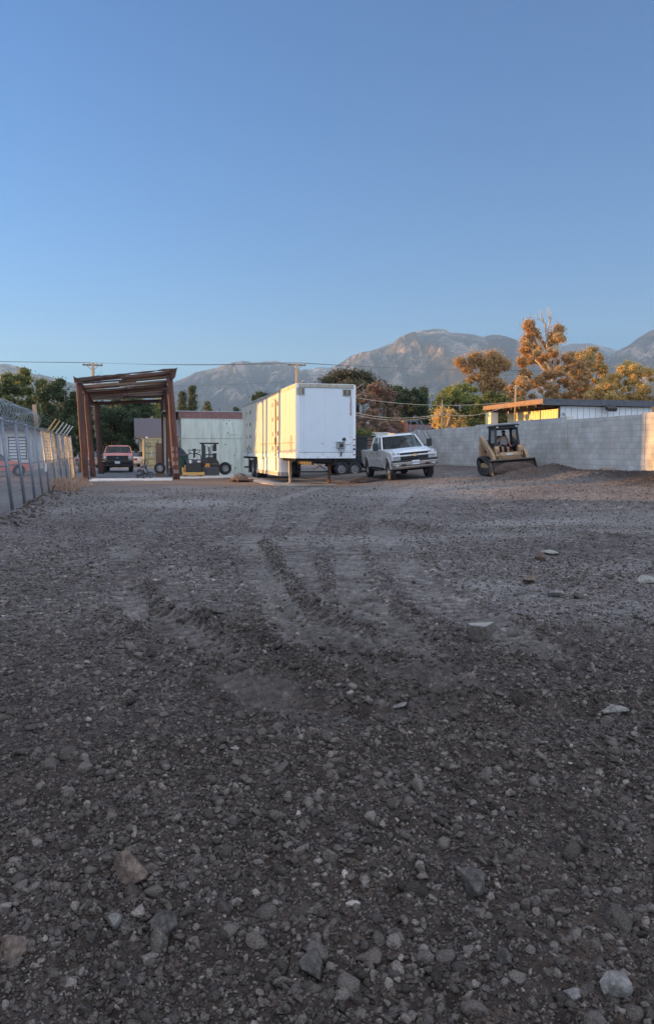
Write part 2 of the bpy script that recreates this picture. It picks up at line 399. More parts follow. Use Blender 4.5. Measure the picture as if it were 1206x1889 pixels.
attr_mat('leaf_gold', (.58, .40, .16), (.74, .57, .24), .75, .5, 0)
attr_mat('leaf_orange', (.58, .36, .15), (.42, .38, .16), .75, .5, 0)
attr_mat('leaf_cedar', (.08, .085, .05), (.19, .15, .08), .85, .1, 0)
attr_mat('leaf_dead', (.25, .15, .10), (.42, .27, .18), .9, .15, 0)
attr_mat('leaf_pine', (.07, .09, .045), (.22, .21, .10), .8, .2, 0)
attr_mat('dry_grass', (.42, .27, .19), (.60, .44, .33), .9, .2, 0)
attr_mat('stone', (.106, .083, .069), (.56, .47, .40), .85, 0, 1.0, 170)
attr_mat('clod', (.12, .10, .095), (.30, .22, .18), .95, 0, 1.0, 90)

def rock_mat(name, c0, c1, c2):
    m, nt, b = nmat(name)
    tc = N(nt, 'ShaderNodeTexCoord'); n1 = N(nt, 'ShaderNodeTexNoise', i_Scale=38.0, i_Detail=10.0, i_Roughness=.7); L(nt, tc.outputs['Object'], n1.inputs['Vector'])
    r = N(nt, 'ShaderNodeValToRGB'); e = r.color_ramp.elements; e[0].position = .32; e[0].color = list(c0)+[1]; e[1].position = .68; e[1].color = list(c2)+[1]
    x = e.new(.5); x.color = list(c1)+[1]
    L(nt, n1.outputs[0], r.inputs[0]); L(nt, r.outputs[0], b.inputs['Base Color']); b.inputs['Roughness'].default_value = .9; b.inputs['Specular IOR Level'].default_value = .25
    n2 = N(nt, 'ShaderNodeTexNoise', i_Scale=130.0, i_Detail=8.0); L(nt, tc.outputs['Object'], n2.inputs['Vector'])
    bp = N(nt, 'ShaderNodeBump', i_Strength=.9, i_Distance=.006); L(nt, n2.outputs[0], bp.inputs['Height']); L(nt, bp.outputs[0], b.inputs['Normal'])
rock_mat('rock_brown', (.07, .05, .04), (.17, .12, .095), (.31, .23, .18))
rock_mat('rock_dark', (.04, .034, .031), (.10, .087, .078), (.20, .175, .155))
rock_mat('rock_grey', (.11, .098, .088), (.22, .20, .18), (.38, .35, .31))
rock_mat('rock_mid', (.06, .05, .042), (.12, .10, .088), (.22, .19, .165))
nt = M['rock_mid'].node_tree; b_ = nt.nodes['Principled BSDF']; src_ = b_.inputs['Base Color'].links[0].from_socket   # upward faces painted paler, sides darker, as if lit from above
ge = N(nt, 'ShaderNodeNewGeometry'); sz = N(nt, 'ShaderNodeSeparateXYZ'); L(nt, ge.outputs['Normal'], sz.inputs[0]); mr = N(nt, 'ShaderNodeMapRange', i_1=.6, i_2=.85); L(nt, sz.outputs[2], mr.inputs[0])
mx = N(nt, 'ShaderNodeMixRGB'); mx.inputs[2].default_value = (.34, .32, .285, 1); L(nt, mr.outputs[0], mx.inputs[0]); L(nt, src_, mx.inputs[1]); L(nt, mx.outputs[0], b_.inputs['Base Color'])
rock_mat('rock_pale', (.22, .20, .175), (.36, .33, .29), (.48, .45, .40))

# ground: dark crushed asphalt fines with stones of many tones
def ground_mat():
    m, nt, b = nmat('ground')
    tc = N(nt, 'ShaderNodeTexCoord'); O = tc.outputs['Object']
    big = N(nt, 'ShaderNodeTexNoise', i_Scale=.35, i_Detail=6.0, i_Roughness=.6); L(nt, O, big.inputs['Vector'])
    mid = N(nt, 'ShaderNodeTexNoise', i_Scale=5.0, i_Detail=8.0, i_Roughness=.75); L(nt, O, mid.inputs['Vector'])
    at = N(nt, 'ShaderNodeAttribute', attribute_name='dust')
    cr = N(nt, 'ShaderNodeValToRGB'); e = cr.color_ramp.elements
    e[0].position = .34; e[0].color = (.088, .070, .060, 1); e[1].position = .66; e[1].color = (.215, .195, .18, 1)
    L(nt, mid.outputs[0], cr.inputs[0])
    cb = N(nt, 'ShaderNodeValToRGB'); e = cb.color_ramp.elements; e[0].position = .3; e[0].color = (.78, .76, .76, 1); e[1].position = .7; e[1].color = (1.25, 1.25, 1.25, 1)
    L(nt, big.outputs[0], cb.inputs[0])
    mul = N(nt, 'ShaderNodeMixRGB', blend_type='MULTIPLY', i_0=1.0); L(nt, cr.outputs[0], mul.inputs[1]); L(nt, cb.outputs[0], mul.inputs[2])
    out = mul.outputs[0]
    hs = []
    for sc, th, amt in ((34.0, .40, .9), (90.0, .42, .7), (14.0, .28, .8)):
        v = N(nt, 'ShaderNodeTexVoronoi', i_Scale=sc, i_Randomness=1.0); L(nt, O, v.inputs['Vector'])
        sp = N(nt, 'ShaderNodeSeparateColor'); L(nt, v.outputs['Color'], sp.inputs[0])
        c2 = N(nt, 'ShaderNodeValToRGB'); e = c2.color_ramp.elements
        e[0].position = 0; e[0].color = (.6, .58, .58, 1); e[1].position = .99; e[1].color = (2.3, 2.2, 2.1, 1)
        x = e.new(.6); x.color = (1.0, 1.0, 1.02, 1); x = e.new(.92); x.color = (1.4, 1.36, 1.34, 1)
        L(nt, sp.outputs[0], c2.inputs[0])
        mm = N(nt, 'ShaderNodeMixRGB', blend_type='MULTIPLY', i_0=amt*.75); L(nt, out, mm.inputs[1]); L(nt, c2.outputs[0], mm.inputs[2]); out = mm.outputs[0]
        hs.append(v.outputs['Distance'])
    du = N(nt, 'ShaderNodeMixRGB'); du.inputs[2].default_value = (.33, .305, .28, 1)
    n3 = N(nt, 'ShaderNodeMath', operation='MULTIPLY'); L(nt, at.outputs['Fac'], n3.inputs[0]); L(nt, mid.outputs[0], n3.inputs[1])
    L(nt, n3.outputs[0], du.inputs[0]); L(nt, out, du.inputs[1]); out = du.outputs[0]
    a3 = N(nt, 'ShaderNodeAttribute', attribute_name='fresh_shade'); fd = N(nt, 'ShaderNodeMixRGB', blend_type='MULTIPLY'); fd.inputs[2].default_value = (.34, .29, .26, 1)  # freshly turned soil, plus groove and gap shade put into the colour
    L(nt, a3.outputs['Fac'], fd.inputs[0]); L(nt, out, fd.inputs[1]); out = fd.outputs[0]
    a2 = N(nt, 'ShaderNodeAttribute', attribute_name='brown'); br = N(nt, 'ShaderNodeMixRGB'); br.inputs[2].default_value = (.20, .13, .095, 1)
    L(nt, a2.outputs['Fac'], br.inputs[0]); L(nt, out, br.inputs[1]); L(nt, br.outputs[0], b.inputs['Base Color'])
    b.inputs['Roughness'].default_value = .92; b.inputs['Specular IOR Level'].default_value = .3
    s = None
    for h, k in zip(hs, (.5, .2, 1.0)):
        q = N(nt, 'ShaderNodeMath', operation='MULTIPLY', i_1=-k); L(nt, h, q.inputs[0])
        if s is None: s = q.outputs[0]
        else:
            ad = N(nt, 'ShaderNodeMath', operation='ADD'); L(nt, s, ad.inputs[0]); L(nt, q.outputs[0], ad.inputs[1]); s = ad.outputs[0]
    ad = N(nt, 'ShaderNodeMath', operation='ADD'); L(nt, s, ad.inputs[0]); L(nt, mid.outputs[0], ad.inputs[1])
    bp = N(nt, 'ShaderNodeBump', i_Strength=.9, i_Distance=.022); L(nt, ad.outputs[0], bp.inputs['Height']); L(nt, bp.outputs[0], b.inputs['Normal'])
ground_mat()

def block_mat():                                     # concrete blocks 0.4 x 0.2 m, each block its own tone
    m, nt, b = nmat('block')
    tc = N(nt, 'ShaderNodeTexCoord'); sp = N(nt, 'ShaderNodeSeparateXYZ'); L(nt, tc.outputs['Object'], sp.inputs[0])
    ad = N(nt, 'ShaderNodeMath', operation='ADD'); L(nt, sp.outputs[0], ad.inputs[0]); L(nt, sp.outputs[1], ad.inputs[1])
    cb = N(nt, 'ShaderNodeCombineXYZ'); L(nt, ad.outputs[0], cb.inputs[0]); L(nt, sp.outputs[2], cb.inputs[1])
    br = N(nt, 'ShaderNodeTexBrick', i_Scale=1.0); L(nt, cb.outputs[0], br.inputs['Vector'])
    br.inputs['Color1'].default_value = (.53, .505, .47, 1); br.inputs['Color2'].default_value = (.63, .60, .56, 1); br.inputs['Mortar'].default_value = (.43, .41, .385, 1)
    br.inputs['Mortar Size'].default_value = .010; br.inputs['Mortar Smooth'].default_value = .3; br.inputs['Brick Width'].default_value = .4; br.inputs['Row Height'].default_value = .2; br.inputs['Bias'].default_value = -.2
    n1 = N(nt, 'ShaderNodeTexNoise', i_Scale=1.3, i_Detail=8.0, i_Roughness=.65); L(nt, tc.outputs['Object'], n1.inputs['Vector'])
    cr = N(nt, 'ShaderNodeValToRGB'); e = cr.color_ramp.elements; e[0].position = .3; e[0].color = (.74, .72, .69, 1); e[1].position = .72; e[1].color = (1.2, 1.2, 1.2, 1)
    L(nt, n1.outputs[0], cr.inputs[0]); mu = N(nt, 'ShaderNodeMixRGB', blend_type='MULTIPLY', i_0=1.0); L(nt, br.outputs[0], mu.inputs[1]); L(nt, cr.outputs[0], mu.inputs[2])
    L(nt, mu.outputs[0], b.inputs['Base Color']); b.inputs['Roughness'].default_value = .95; b.inputs['Specular IOR Level'].default_value = .2
    bp = N(nt, 'ShaderNodeBump', i_Strength=.4, i_Distance=.005, invert=True); L(nt, br.outputs['Fac'], bp.inputs['Height']); L(nt, bp.outputs[0], b.inputs['Normal'])
block_mat()

def mountain_mat():
    m, nt, b = nmat('mountain')
    tc = N(nt, 'ShaderNodeTexCoord'); ge = N(nt, 'ShaderNodeNewGeometry')
    n1 = N(nt, 'ShaderNodeTexNoise', i_Scale=.0045, i_Detail=12.0, i_Roughness=.72); L(nt, tc.outputs['Object'], n1.inputs['Vector'])
    n2 = N(nt, 'ShaderNodeTexNoise', i_Scale=.05, i_Detail=9.0, i_Roughness=.8); L(nt, tc.outputs['Object'], n2.inputs['Vector'])
    at = N(nt, 'ShaderNodeAttribute', attribute_name='rocky_lit')
    s1 = N(nt, 'ShaderNodeMath', operation='ADD'); L(nt, n1.outputs[0], s1.inputs[0]); L(nt, at.outputs['Fac'], s1.inputs[1])
    s2 = N(nt, 'ShaderNodeMath', operation='MULTIPLY_ADD', i_1=.5); L(nt, n2.outputs[0], s2.inputs[0]); L(nt, s1.outputs[0], s2.inputs[2])
    cr = N(nt, 'ShaderNodeValToRGB'); e = cr.color_ramp.elements; e[0].position = .80; e[0].color = (.105, .105, .115, 1); e[1].position = 1.18/1.2; e[1].color = (.74, .55, .44, 1)  # rock and brush tones, with sunlit tan and shaded grey painted in
    x = e.new(.90); x.color = (.25, .215, .19, 1)
    L(nt, s2.outputs[0], cr.inputs[0]); L(nt, cr.outputs[0], b.inputs['Base Color']); b.inputs['Roughness'].default_value = 1; b.inputs['Specular IOR Level'].default_value = 0
    bp = N(nt, 'ShaderNodeBump', i_Strength=1.0, i_Distance=45.0); L(nt, n2.outputs[0], bp.inputs['Height']); L(nt, bp.outputs[0], b.inputs['Normal'])
mountain_mat()

# ================================================================== GROUND
def make_ground():
    rs = [.9]
    while rs[-1] < 45: rs.append(rs[-1]*1.0052+.0015)
    while rs[-1] < 12000: rs.append(rs[-1]*1.06)
    rs = np.array(rs)
    th = np.concatenate([np.linspace(-100, -18, 40), np.arange(-17.9, 46, .1), np.linspace(46.5, 130, 40)])*math.pi/180
    RR, TT = np.meshgrid(rs, th, indexing='ij')
    x = RR*np.sin(TT); y = RR*np.cos(TT)
    z = np.zeros_like(x); near = RR < 130
    z[near] = gh(x[near], y[near], True)
    ribs = []; dust = np.zeros_like(x); brown = np.zeros_like(x)
    for P, w in TRACKS:
        dd, arc, s = dist_poly(x, y, P); mk_ = (1-sst(w*.8, w, dd+.05*fbm(x*5, y*5, 2, 61))); ribs.append((mk_, np.sin(arc*2*math.pi/.15))); dust = np.maximum(dust, .62*mk_*sst(.1, .45, vn(x*1.1, y*.8, 200)))
    for px, py, rx, ry in ((590, 1112, .14, .45), (330, 1052, .25, .3), (960, 965, 1.6, .6), (480, 1010, .3, .8), (1030, 985, 1.5, .5), (700, 1000, .8, .8), (360, 1252, .12, .05), (350, 930, 2, 1.5), (780, 910, 3, 1.5), (900, 1080, .5, .4)):
        g = G(px, py); dust = np.maximum(dust, np.exp(-((x-g.x)/rx)**2-((y-g.y)/ry)**2)*1.3)
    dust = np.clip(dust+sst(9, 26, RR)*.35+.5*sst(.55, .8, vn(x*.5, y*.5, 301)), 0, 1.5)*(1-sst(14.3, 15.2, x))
    brown = np.clip(sst(29, 36, y+1.5*fbm(x*.5, y*.5, 3, 303))*(1-sst(38, 46, y))*.5*(1-sst(9.5, 11.5, x)*.6), 0, 1)
    brown = np.maximum(brown, .45*np.exp(-(((x-14.3)/1.3)**2+((y-24.6)/.9)**2)*1.2))
    brown = np.maximum(brown, .16*(1-sst(2.2, 4.5, RR))*vn(x*3, y*3, 305))
    fresh_shade = np.zeros_like(x)
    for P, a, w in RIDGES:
        dd, arc, s = dist_poly(x, y, P); fresh_shade = np.maximum(fresh_shade, .34*np.exp(-((dd+.07*fbm(x*6, y*6, 3, 34))/(w*1.0))**2)*(.5+vn(x*9, y*9, 35)))
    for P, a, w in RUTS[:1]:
        dd, arc, s = dist_poly(x, y, P); fresh_shade = np.maximum(fresh_shade, np.exp(-(dd/(w*1.2))**2))
    fresh_shade = np.maximum(fresh_shade, np.exp(-((x-15.4)/.9)**2)*sst(14, 17, y)*(1-sst(28, 31, y))); fresh_shade = np.maximum(fresh_shade, np.exp(-(((x-14.3)/1.6)**2+((y-24.4)/1.2)**2))); fresh_shade = np.maximum(fresh_shade, .95*(1-sst(2.6, 8.5, RR)))  # last term darkens the near fill as painted shade between stones
    for mk_, sn in ribs: fresh_shade = np.maximum(fresh_shade, .8*mk_*sst(.0, .6, -sn)*(1-sst(16, 26, RR)))  # grooves between tread ribs darkened, their shade put into the colour
    fresh_shade = np.maximum(fresh_shade, .6*sst(.2, .7, -np.sin((y+.12*x+.3*fbm(x*.5, y*.5, 2, 90))*2*math.pi/.16))*np.maximum(sst(.42, .6, vn(x*.25+4, y*.12, 91))*.5, np.exp(-((x-RBX)/1.2)**2-((y-RBY)/2.0)**2)*1.2)*sst(4, 6, RR)*(1-sst(16, 26, RR)))  # same painted groove shade over the ribbed patch
    nr, nt_ = x.shape
    idx = np.arange(nr*nt_).reshape(nr, nt_)
    F = np.stack([idx[:-1, :-1], idx[:-1, 1:], idx[1:, 1:], idx[1:, :-1]], -1).reshape(-1, 4)
    V = np.stack([x, y, z], -1).reshape(-1, 3)
    # close the middle and the back of the sheet
    V = np.vstack([V, [[0, 0, 0], [-11800, -9000, 0], [9000, -9000, 0], [0, -12000, 0]]]); c = nr*nt_
    o = mesh_np('ground', V, F[:, ::-1], 'ground', smooth=True, attrs={'fresh_shade': np.append(fresh_shade.ravel(), [0]*4), 'dust': np.append(dust.ravel(), [0]*4), 'brown': np.append(brown.ravel(), [0]*4)})
    tag(o, kind='structure')
make_ground()
bk = MB(); bk.add([(x, y, -.07) for x, y in ((-12000, -9000), (12000, -9000), (12000, 60), (-12000, 60))], [(0, 1, 2, 3)])
tag(bk.build('ground_plain', 'ground'), kind='structure')

# rocks --------------------------------------------------------------
def ico(sub):
    bm = bmesh.new(); bmesh.ops.create_icosphere(bm, subdivisions=sub, radius=1)
    bm.verts.ensure_lookup_table(); v = np.array([p.co[:] for p in bm.verts]); f = np.array([[q.index for q in p.verts] for p in bm.faces]); bm.free(); return v, f
def rock_shapes(sub, n, seed, amp=.28, cuts=6):
    v, f = ico(sub); g = np.random.default_rng(seed); out = []
    for k in range(n):
        p = v.copy()
        for c in range(cuts):                        # chop planes: broken stone has facets
            d = g.normal(size=3); d /= np.linalg.norm(d); t = g.uniform(.38, .8)
            s = p@d; p = p-np.maximum(s-t, 0)[:, None]*d
        p += g.normal(scale=amp*.18, size=p.shape)
        p *= g.uniform(.55, 1.3, size=3)*np.array([1, 1, .8]); out.append(p)
    return out, f
def scatter(name, pts, size, tint, sub, seed, sink=.35, nshape=24, mat='stone'):
    shp, f = rock_shapes(sub, nshape, seed, amp=.45 if sub < 3 else .16, cuts=9); g = np.random.default_rng(seed+1); n = len(pts); nv = len(shp[0])
    S = np.array(shp)[g.integers(0, nshape, n)]
    a = g.uniform(0, 2*math.pi, n); b = g.normal(0, .35, n); ca, sa, cb, sb = np.cos(a), np.sin(a), np.cos(b), np.sin(b)
    Rm = np.zeros((n, 3, 3)); Rm[:, 0, 0] = ca; Rm[:, 0, 1] = -sa*cb; Rm[:, 0, 2] = sa*sb; Rm[:, 1, 0] = sa; Rm[:, 1, 1] = ca*cb; Rm[:, 1, 2] = -ca*sb; Rm[:, 2, 1] = sb; Rm[:, 2, 2] = cb
    V = np.einsum('nij,nkj->nki', Rm, S)*size[:, None, None]
    P = pts.copy(); P[:, 2] += size*(1-2*sink)*.6
    V += P[:, None, :]
    F = (f[None]+(np.arange(n)*nv)[:, None, None]).reshape(-1, 3)
    T = np.repeat(tint, nv, axis=0); T = np.concatenate([T, np.ones((len(T), 2))], 1)
    return tag(mesh_np(name, V.reshape(-1, 3), F, mat, tint=T), kind='stuff')
def scatter_ring(n, r0, r1, a0, a1, g, ridge=0):
    r = np.sqrt(g.uniform(r0*r0, r1*r1, n)); t = g.uniform(a0, a1, n)*math.pi/180
    return r*np.sin(t), r*np.cos(t)
def tones(n, g, bright=.035):
    t = g.beta(1.1, 8, n); t = np.where(g.uniform(size=n) < bright, g.beta(1.6, 3.2, n), t)
    v = g.uniform(.5, 1.45, n); return np.stack([np.clip(t, 0, 1), v], -1)
g = np.random.default_rng(3)
def loose(x, y):                                     # where loose stone lies: ridges and untracked ground
    m = .55+.6*vn(x*.8, y*.8, 400)
    for P, w in TRACKS:
        dd, a, s = dist_poly(x, y, P); m = m*(1-.75*(1-sst(w*.7, w*1.1, dd))*sst(3.2, 4.5, np.hypot(x, y)))
    for P, a, w in RIDGES:
        dd, a_, s = dist_poly(x, y, P); m = m+1.2*np.exp(-(dd/(w*1.1))**2)
    return m
for (name, n, r0, r1, a0, a1, smin, smed, sig, sub, br) in (
        ('gravel', 1300, 1.3, 8.0, -32, 62, .016, .027, .36, 3, .01),
        ('gravel', 32000, 1.3, 8.5, -32, 62, .009, .0150, .46, 2, .022),
        ('gravel', 110000, 1.3, 7.5, -32, 62, .004, .0075, .42, 1, .025),
        ('gravel', 15000, 1.3, 5.5, -32, 62, .007, .0120, .42, 2, .01),
        ('gravel', 130000, 1.3, 5.5, -32, 62, .003, .0058, .42, 1, .02),
        ('gravel', 80000, 4.0, 12, -24, 50, .006, .0098, .45, 1, .02),
        ('gravel', 60000, 7, 22, -18, 46, .010, .0150, .45, 1, .02),
        ('gravel', 26000, 16, 40, -14, 40, .016, .023, .40, 1, .012)):
    x, y = scatter_ring(n, r0, r1, a0, a1, g)
    rr_ = np.hypot(x, y); keep = g.uniform(size=n) < loose(x, y)*(1-sst(r1*.45, r1, rr_))*sst(r0-.01, r0*1.35 if r0 > 2 else r0, rr_+(0 if r0 > 2 else 9)); keep &= ~((y > 30.5) & (x > -3)); keep &= x > -2.9; keep &= x < 16.4
    x = x[keep]; y = y[keep]
    s = np.clip(smin*.5+(smed-smin*.5)*np.exp(g.normal(0, sig, len(x))), smin*.5, smed*3.4)
    s = s*np.where(np.hypot(x, y) < 3, 1.0, 1.0)
    z = gh(x, y, True)
    scatter(name, np.stack([x, y, z], -1), s, tones(len(x), g, br), sub, int(n), .33)

xs_, ys_ = [], []
for P, a, w in RIDGES[:4]+RIDGES[5:6]:
    seg = np.hypot(*(P[1:]-P[:-1]).T); L_ = seg.sum(); nn = int(L_*260); t = g.uniform(0, L_, nn); cs = np.concatenate([[0], np.cumsum(seg)])
    px_ = np.interp(t, cs, P[:, 0]); py_ = np.interp(t, cs, P[:, 1]); o1 = g.normal(0, w*.75, nn)+.06*fbm(px_*4, py_*4, 2, 33); o2 = g.normal(0, w*.75, nn); xs_.append(px_+o1); ys_.append(py_+o2)
x = np.concatenate(xs_); y = np.concatenate(ys_)
scatter('gravel', np.stack([x, y, gh(x, y, True)], -1), .006+.018*g.beta(1.2, 5, len(x)), tones(len(x), g, .01)*np.array([.6, .8]), 2, 99, .3)
def rock(px, py, rpx, mat, label, flat=.75, seed=0, zr=0, wide=1.0, name='rock'):
    p = G(px, py+rpx*.5); d = (p-Vector((0, 0, CAMH))).dot(CR @ Vector((0, 0, -1))); r = rpx*d/FPX
    shp, f = rock_shapes(4, 1, 1000+seed, amp=.02, cuts=11); v = shp[0]
    v = v/np.abs(v).max(0)
    n = fbm(v[:, 0]*2.3+seed, v[:, 1]*2.3+v[:, 2]*1.7, 4, seed)
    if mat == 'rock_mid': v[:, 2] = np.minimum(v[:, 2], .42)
    v = v*(1+.10*n)[:, None]*np.array([wide, .85, flat])*r
    o = mesh_np(name, v, f, mat); o.location = (p.x, p.y, gzf(p.x, p.y)+r*flat*.55+.008+(.03 if px in (888, 236) else 0)); o.rotation_euler = (rng.uniform(-.2, .2), rng.uniform(-.2, .2), zr)
    tag(o, label, 'rock', 'larger rocks lying about the yard')
for i, a in enumerate([
    (236, 1612, 38, 'rock_brown', 'large reddish brown rock in the left foreground gravel', .85, 0, 1.0),
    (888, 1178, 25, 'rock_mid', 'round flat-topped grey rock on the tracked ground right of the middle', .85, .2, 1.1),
    (305, 1708, 33, 'rock_dark', 'dark pointed rock just below the large reddish brown rock', .7, .5, 1.1),
    (215, 1692, 17, 'rock_grey', 'small pale grey rock between the reddish brown rock and the dark pointed one', .8, 0, 1.0),
    (580, 1770, 32, 'rock_dark', 'dark lumpy rock at the bottom centre of the gravel', .6, .9, 1.0),
    (1133, 1826, 29, 'rock_grey', 'speckled blue-grey rock near the bottom right corner', .85, .3, 1.0),
    (1055, 1838, 19, 'rock_grey', 'squarish grey rock left of the speckled one in the bottom right corner', .8, .1, 1.0),
    (930, 1775, 18, 'rock_dark', 'dark upright rock above the squarish grey rock, lower right', 1.0, .4, .8),
    (22, 1745, 30, 'rock_brown', 'brownish rock cut by the left edge near the bottom', .6, .1, 1.2),
    (1012, 1014, 19, 'rock_pale', 'long flat slab of broken concrete lying far right of the yard', .28, .1, 1.0),
    (996, 1031, 11, 'rock_brown', 'small upright brown stone in front of the long flat slab', 1.0, .1, .9),
    (975, 1068, 16, 'rock_brown', 'low brownish stone in the rubble below the small upright stone', .5, .1, 1.1),
    (1026, 1094, 18, 'rock_grey', 'flat grey rubble piece left of its lumpy neighbour, right of the yard', .4, .1, 1.0),
    (1062, 1099, 14, 'rock_dark', 'dark lumpy rubble piece right of the flat grey one', .6, .7, 1.0),
    (1192, 1069, 17, 'rock_pale', 'pale rock cut by the right edge beyond the rubble', .6, .1, 1.0),
    (400, 1150, 17, 'rock_dark', 'dark clod sitting on the curved ridge left of centre', .5, .1, 1.1),
    (633, 1325, 17, 'rock_dark', 'dark clod in the rut at the centre of the yard', .45, .1, 1.2),
    (1130, 1306, 26, 'rock_grey', 'half-buried flat grey stone on the right middle ground', .22, .1, 1.0),
    (737, 1303, 15, 'rock_grey', 'half-buried flat pale stone right of the dark clod in the rut', .22, .1, 1.0),
    (870, 1625, 34, 'rock_dark', 'large dark half-buried rock right of centre in the foreground', .6, .6, .9),
    (1050, 1420, 5, 'rock_pale', 'tiny bright white chip on the right foreground gravel', .5, .6, 1.2)]):
    rock(a[0], a[1], a[2], a[3], a[4], a[5], i*7+3, a[6], a[7])

# clods and broken pieces along the fence foot
x = -2.45+.25*g.normal(size=420); y = g.uniform(15, 31, 420); keep = x > -2.75; x = x[keep]; y = y[keep]
scatter('rubble', np.stack([x, y, gh(x, y, True)], -1), .03+.05*g.beta(1.3, 4, len(x)), tones(len(x), g, .05), 2, 77, .3, mat='clod')
def stake(x, y, L_, rz, lean, lab):
    m = MB().box((0, 0, 0), (.05, .02, L_)); o = m.build('wood_stake', 'bark'); o.location = (x, y, gz(x, y)+L_*.3*math.cos(lean)+.05); o.rotation_euler = (lean, .3, rz)
    tag(o, lab, 'stake', 'broken pieces along the fence foot')
stake(-2.5, 19.9, .5, .3, 1.0, 'grey broken stake leaning at the fence foot by the nearest post in view')
stake(-2.42, 21.6, .55, .6, 1.1, 'longest broken stake leaning at the fence foot by the second post')
stake(-2.45, 25.6, .6, .2, .9, 'splintered stake farthest along the fence foot before the dry bush')
x, y = 13.6+1.3*g.normal(size=900), 24.6+.8*g.normal(size=900)
scatter('loose_dirt', np.stack([x, y, gh(x, y, True)], -1), .02+.05*g.beta(1.2, 5, 900), np.stack([g.uniform(.1, .9, 900), g.uniform(.6, 1.3, 900)], -1), 1, 78, .35, mat='clod')
x, y = 15.3+.45*g.normal(size=2200), g.uniform(14, 29, 2200); k = x < 16.4; x = x[k]; y = y[k]
scatter('loose_dirt', np.stack([x, y, gh(x, y, True)], -1), .015+.05*g.beta(1.2, 6, len(x)), np.stack([g.beta(1, 6, len(x)), g.uniform(.5, 1.2, len(x))], -1), 1, 79, .35, mat='clod')

# ================================================================== MOUNTAINS
def mountains():
    A = [(x, y) for x, y in ((-400, 690), (-150, 668), (-60, 678), (0, 673), (27, 671), (43, 678), (72, 691), (86, 692), (101, 696), (130, 705), (200, 716), (260, 722), (320, 706), (345, 696), (375, 684), (400, 679), (425, 671), (440, 668), (452, 666), (470, 669), (490, 668), (510, 667), (530, 672), (545, 679), (560, 686), (600, 700), (680, 712), (800, 720), (1700, 730))]
    B = [(-400, 760), (300, 745), (480, 720), (540, 690), (562, 682), (580, 680), (600, 678), (620, 676), (660, 680), (800, 690), (950, 660), (1000, 645), (1057, 634), (1086, 637), (1110, 643), (1127, 647), (1150, 655), (1206, 660), (1700, 690)]
    Cc = [(-400, 800), (480, 790), (540, 735), (575, 706), (600, 690), (620, 675), (640, 662), (665, 651), (700, 642), (720, 636), (735, 625), (755, 616), (775, 611), (800, 609), (815, 610), (830, 616), (855, 618), (884, 622), (905, 618), (920, 621), (940, 626), (960, 636), (1000, 655), (1060, 672), (1110, 690), (1200, 715), (1700, 740)]
    D = [(-400, 810), (900, 790), (1000, 745), (1060, 705), (1100, 672), (1127, 650), (1153, 635), (1178, 618), (1206, 604), (1240, 590), (1300, 575), (1400, 580), (1700, 640)]
    th = np.linspace(R(-14), R(50), 1150)-YAW; rr = np.concatenate([np.linspace(1900, 8200, 330)])
    TT, RR = np.meshgrid(th, rr, indexing='ij'); px = 603+FPX*np.tan(TT)
    x = RR*np.sin(TT+YAW); y = RR*np.cos(TT+YAW)
    wx = fbm(x/900, y/900, 3, 500)*240; wy = fbm(x/900, y/900, 3, 510)*240
    rdg = 1-np.abs(fbm((x+wx)/620, (y+wy)/1500, 5, 520, .55))*2.0
    rdg2 = 1-np.abs(fbm((x+wy)/190, (y+wx)/420, 4, 540, .6))*2.0
    rdg3 = 1-np.abs(fbm((x+wx)/75, (y+wy)/130, 4, 570, .6))*2.0
    h = np.zeros_like(x)
    for prof, rc, wn_, wf in ((A, 5600, 2600, 1500), (B, 7200, 2200, 900), (Cc, 5200, 2700, 1600), (D, 4700, 2500, 1400)):
        P = np.array(prof, float); sk = np.interp(px, P[:, 0], P[:, 1])
        sk = sk + 1.2*fbm(px/14, px*0, 3, 555)*2
        H = (832-sk)/FPX*rc*np.cos(TT)*1.003
        t = np.clip((RR-rc)/np.where(RR < rc, wn_, wf), -1, 1)
        fall = np.where(t < 0, np.power(1+t, .92), 1-t)
        hh = H*fall
        env = np.sin(np.clip(fall, 0, 1)*math.pi)
        env = env*sst(0, .45, np.abs(t)); hh = hh*(1+(rdg-.62)*.80*env+(rdg2-.6)*.26*env+(rdg3-.6)*.07*env)
        h = np.maximum(h, hh)
    sky_ = np.min([np.interp(px, np.array(p, float)[:, 0], np.array(p, float)[:, 1]) for p in (A, B, Cc, D)], axis=0)+1.6*fbm(px/14, px*0, 3, 555)+.8*fbm(px/5, px*0, 2, 556)
    h = np.minimum(h, (832-sky_)/FPX*RR*np.cos(TT)*1.003)
    h = np.maximum(h, 0)-6
    rocky_lit = .22*(rdg2-.6)+.10*(h > 250)*vn(x/300, y/300, 560)+.02  # bare rock amount, also painting ridges as sunlit faces
    n0, n1 = x.shape; idx = np.arange(n0*n1).reshape(n0, n1)
    F = np.stack([idx[:-1, :-1], idx[1:, :-1], idx[1:, 1:], idx[:-1, 1:]], -1).reshape(-1, 4)
    o = mesh_np('mountains', np.stack([x, y, h], -1).reshape(-1, 3), F[:, ::-1], 'mountain', smooth=True, attrs={'rocky_lit': rocky_lit.ravel()})
    tag(o, kind='structure')
mountains()
def haze():
    m = bpy.data.materials.new('haze'); m.use_nodes = True; nt = m.node_tree; nt.nodes.clear()
    v = N(nt, 'ShaderNodeVolumePrincipled'); v.inputs['Density'].default_value = HAZE_D; v.inputs['Color'].default_value = (.46, .72, 1.0, 1); v.inputs['Anisotropy'].default_value = 0.0
    o_ = N(nt, 'ShaderNodeOutputMaterial'); L(nt, v.outputs[0], o_.inputs['Volume']); M['haze'] = m
    b = MB().bb(-2100, 6600, -300, 8400, -9, 1130).build('haze', 'haze'); tag(b, kind='stuff')
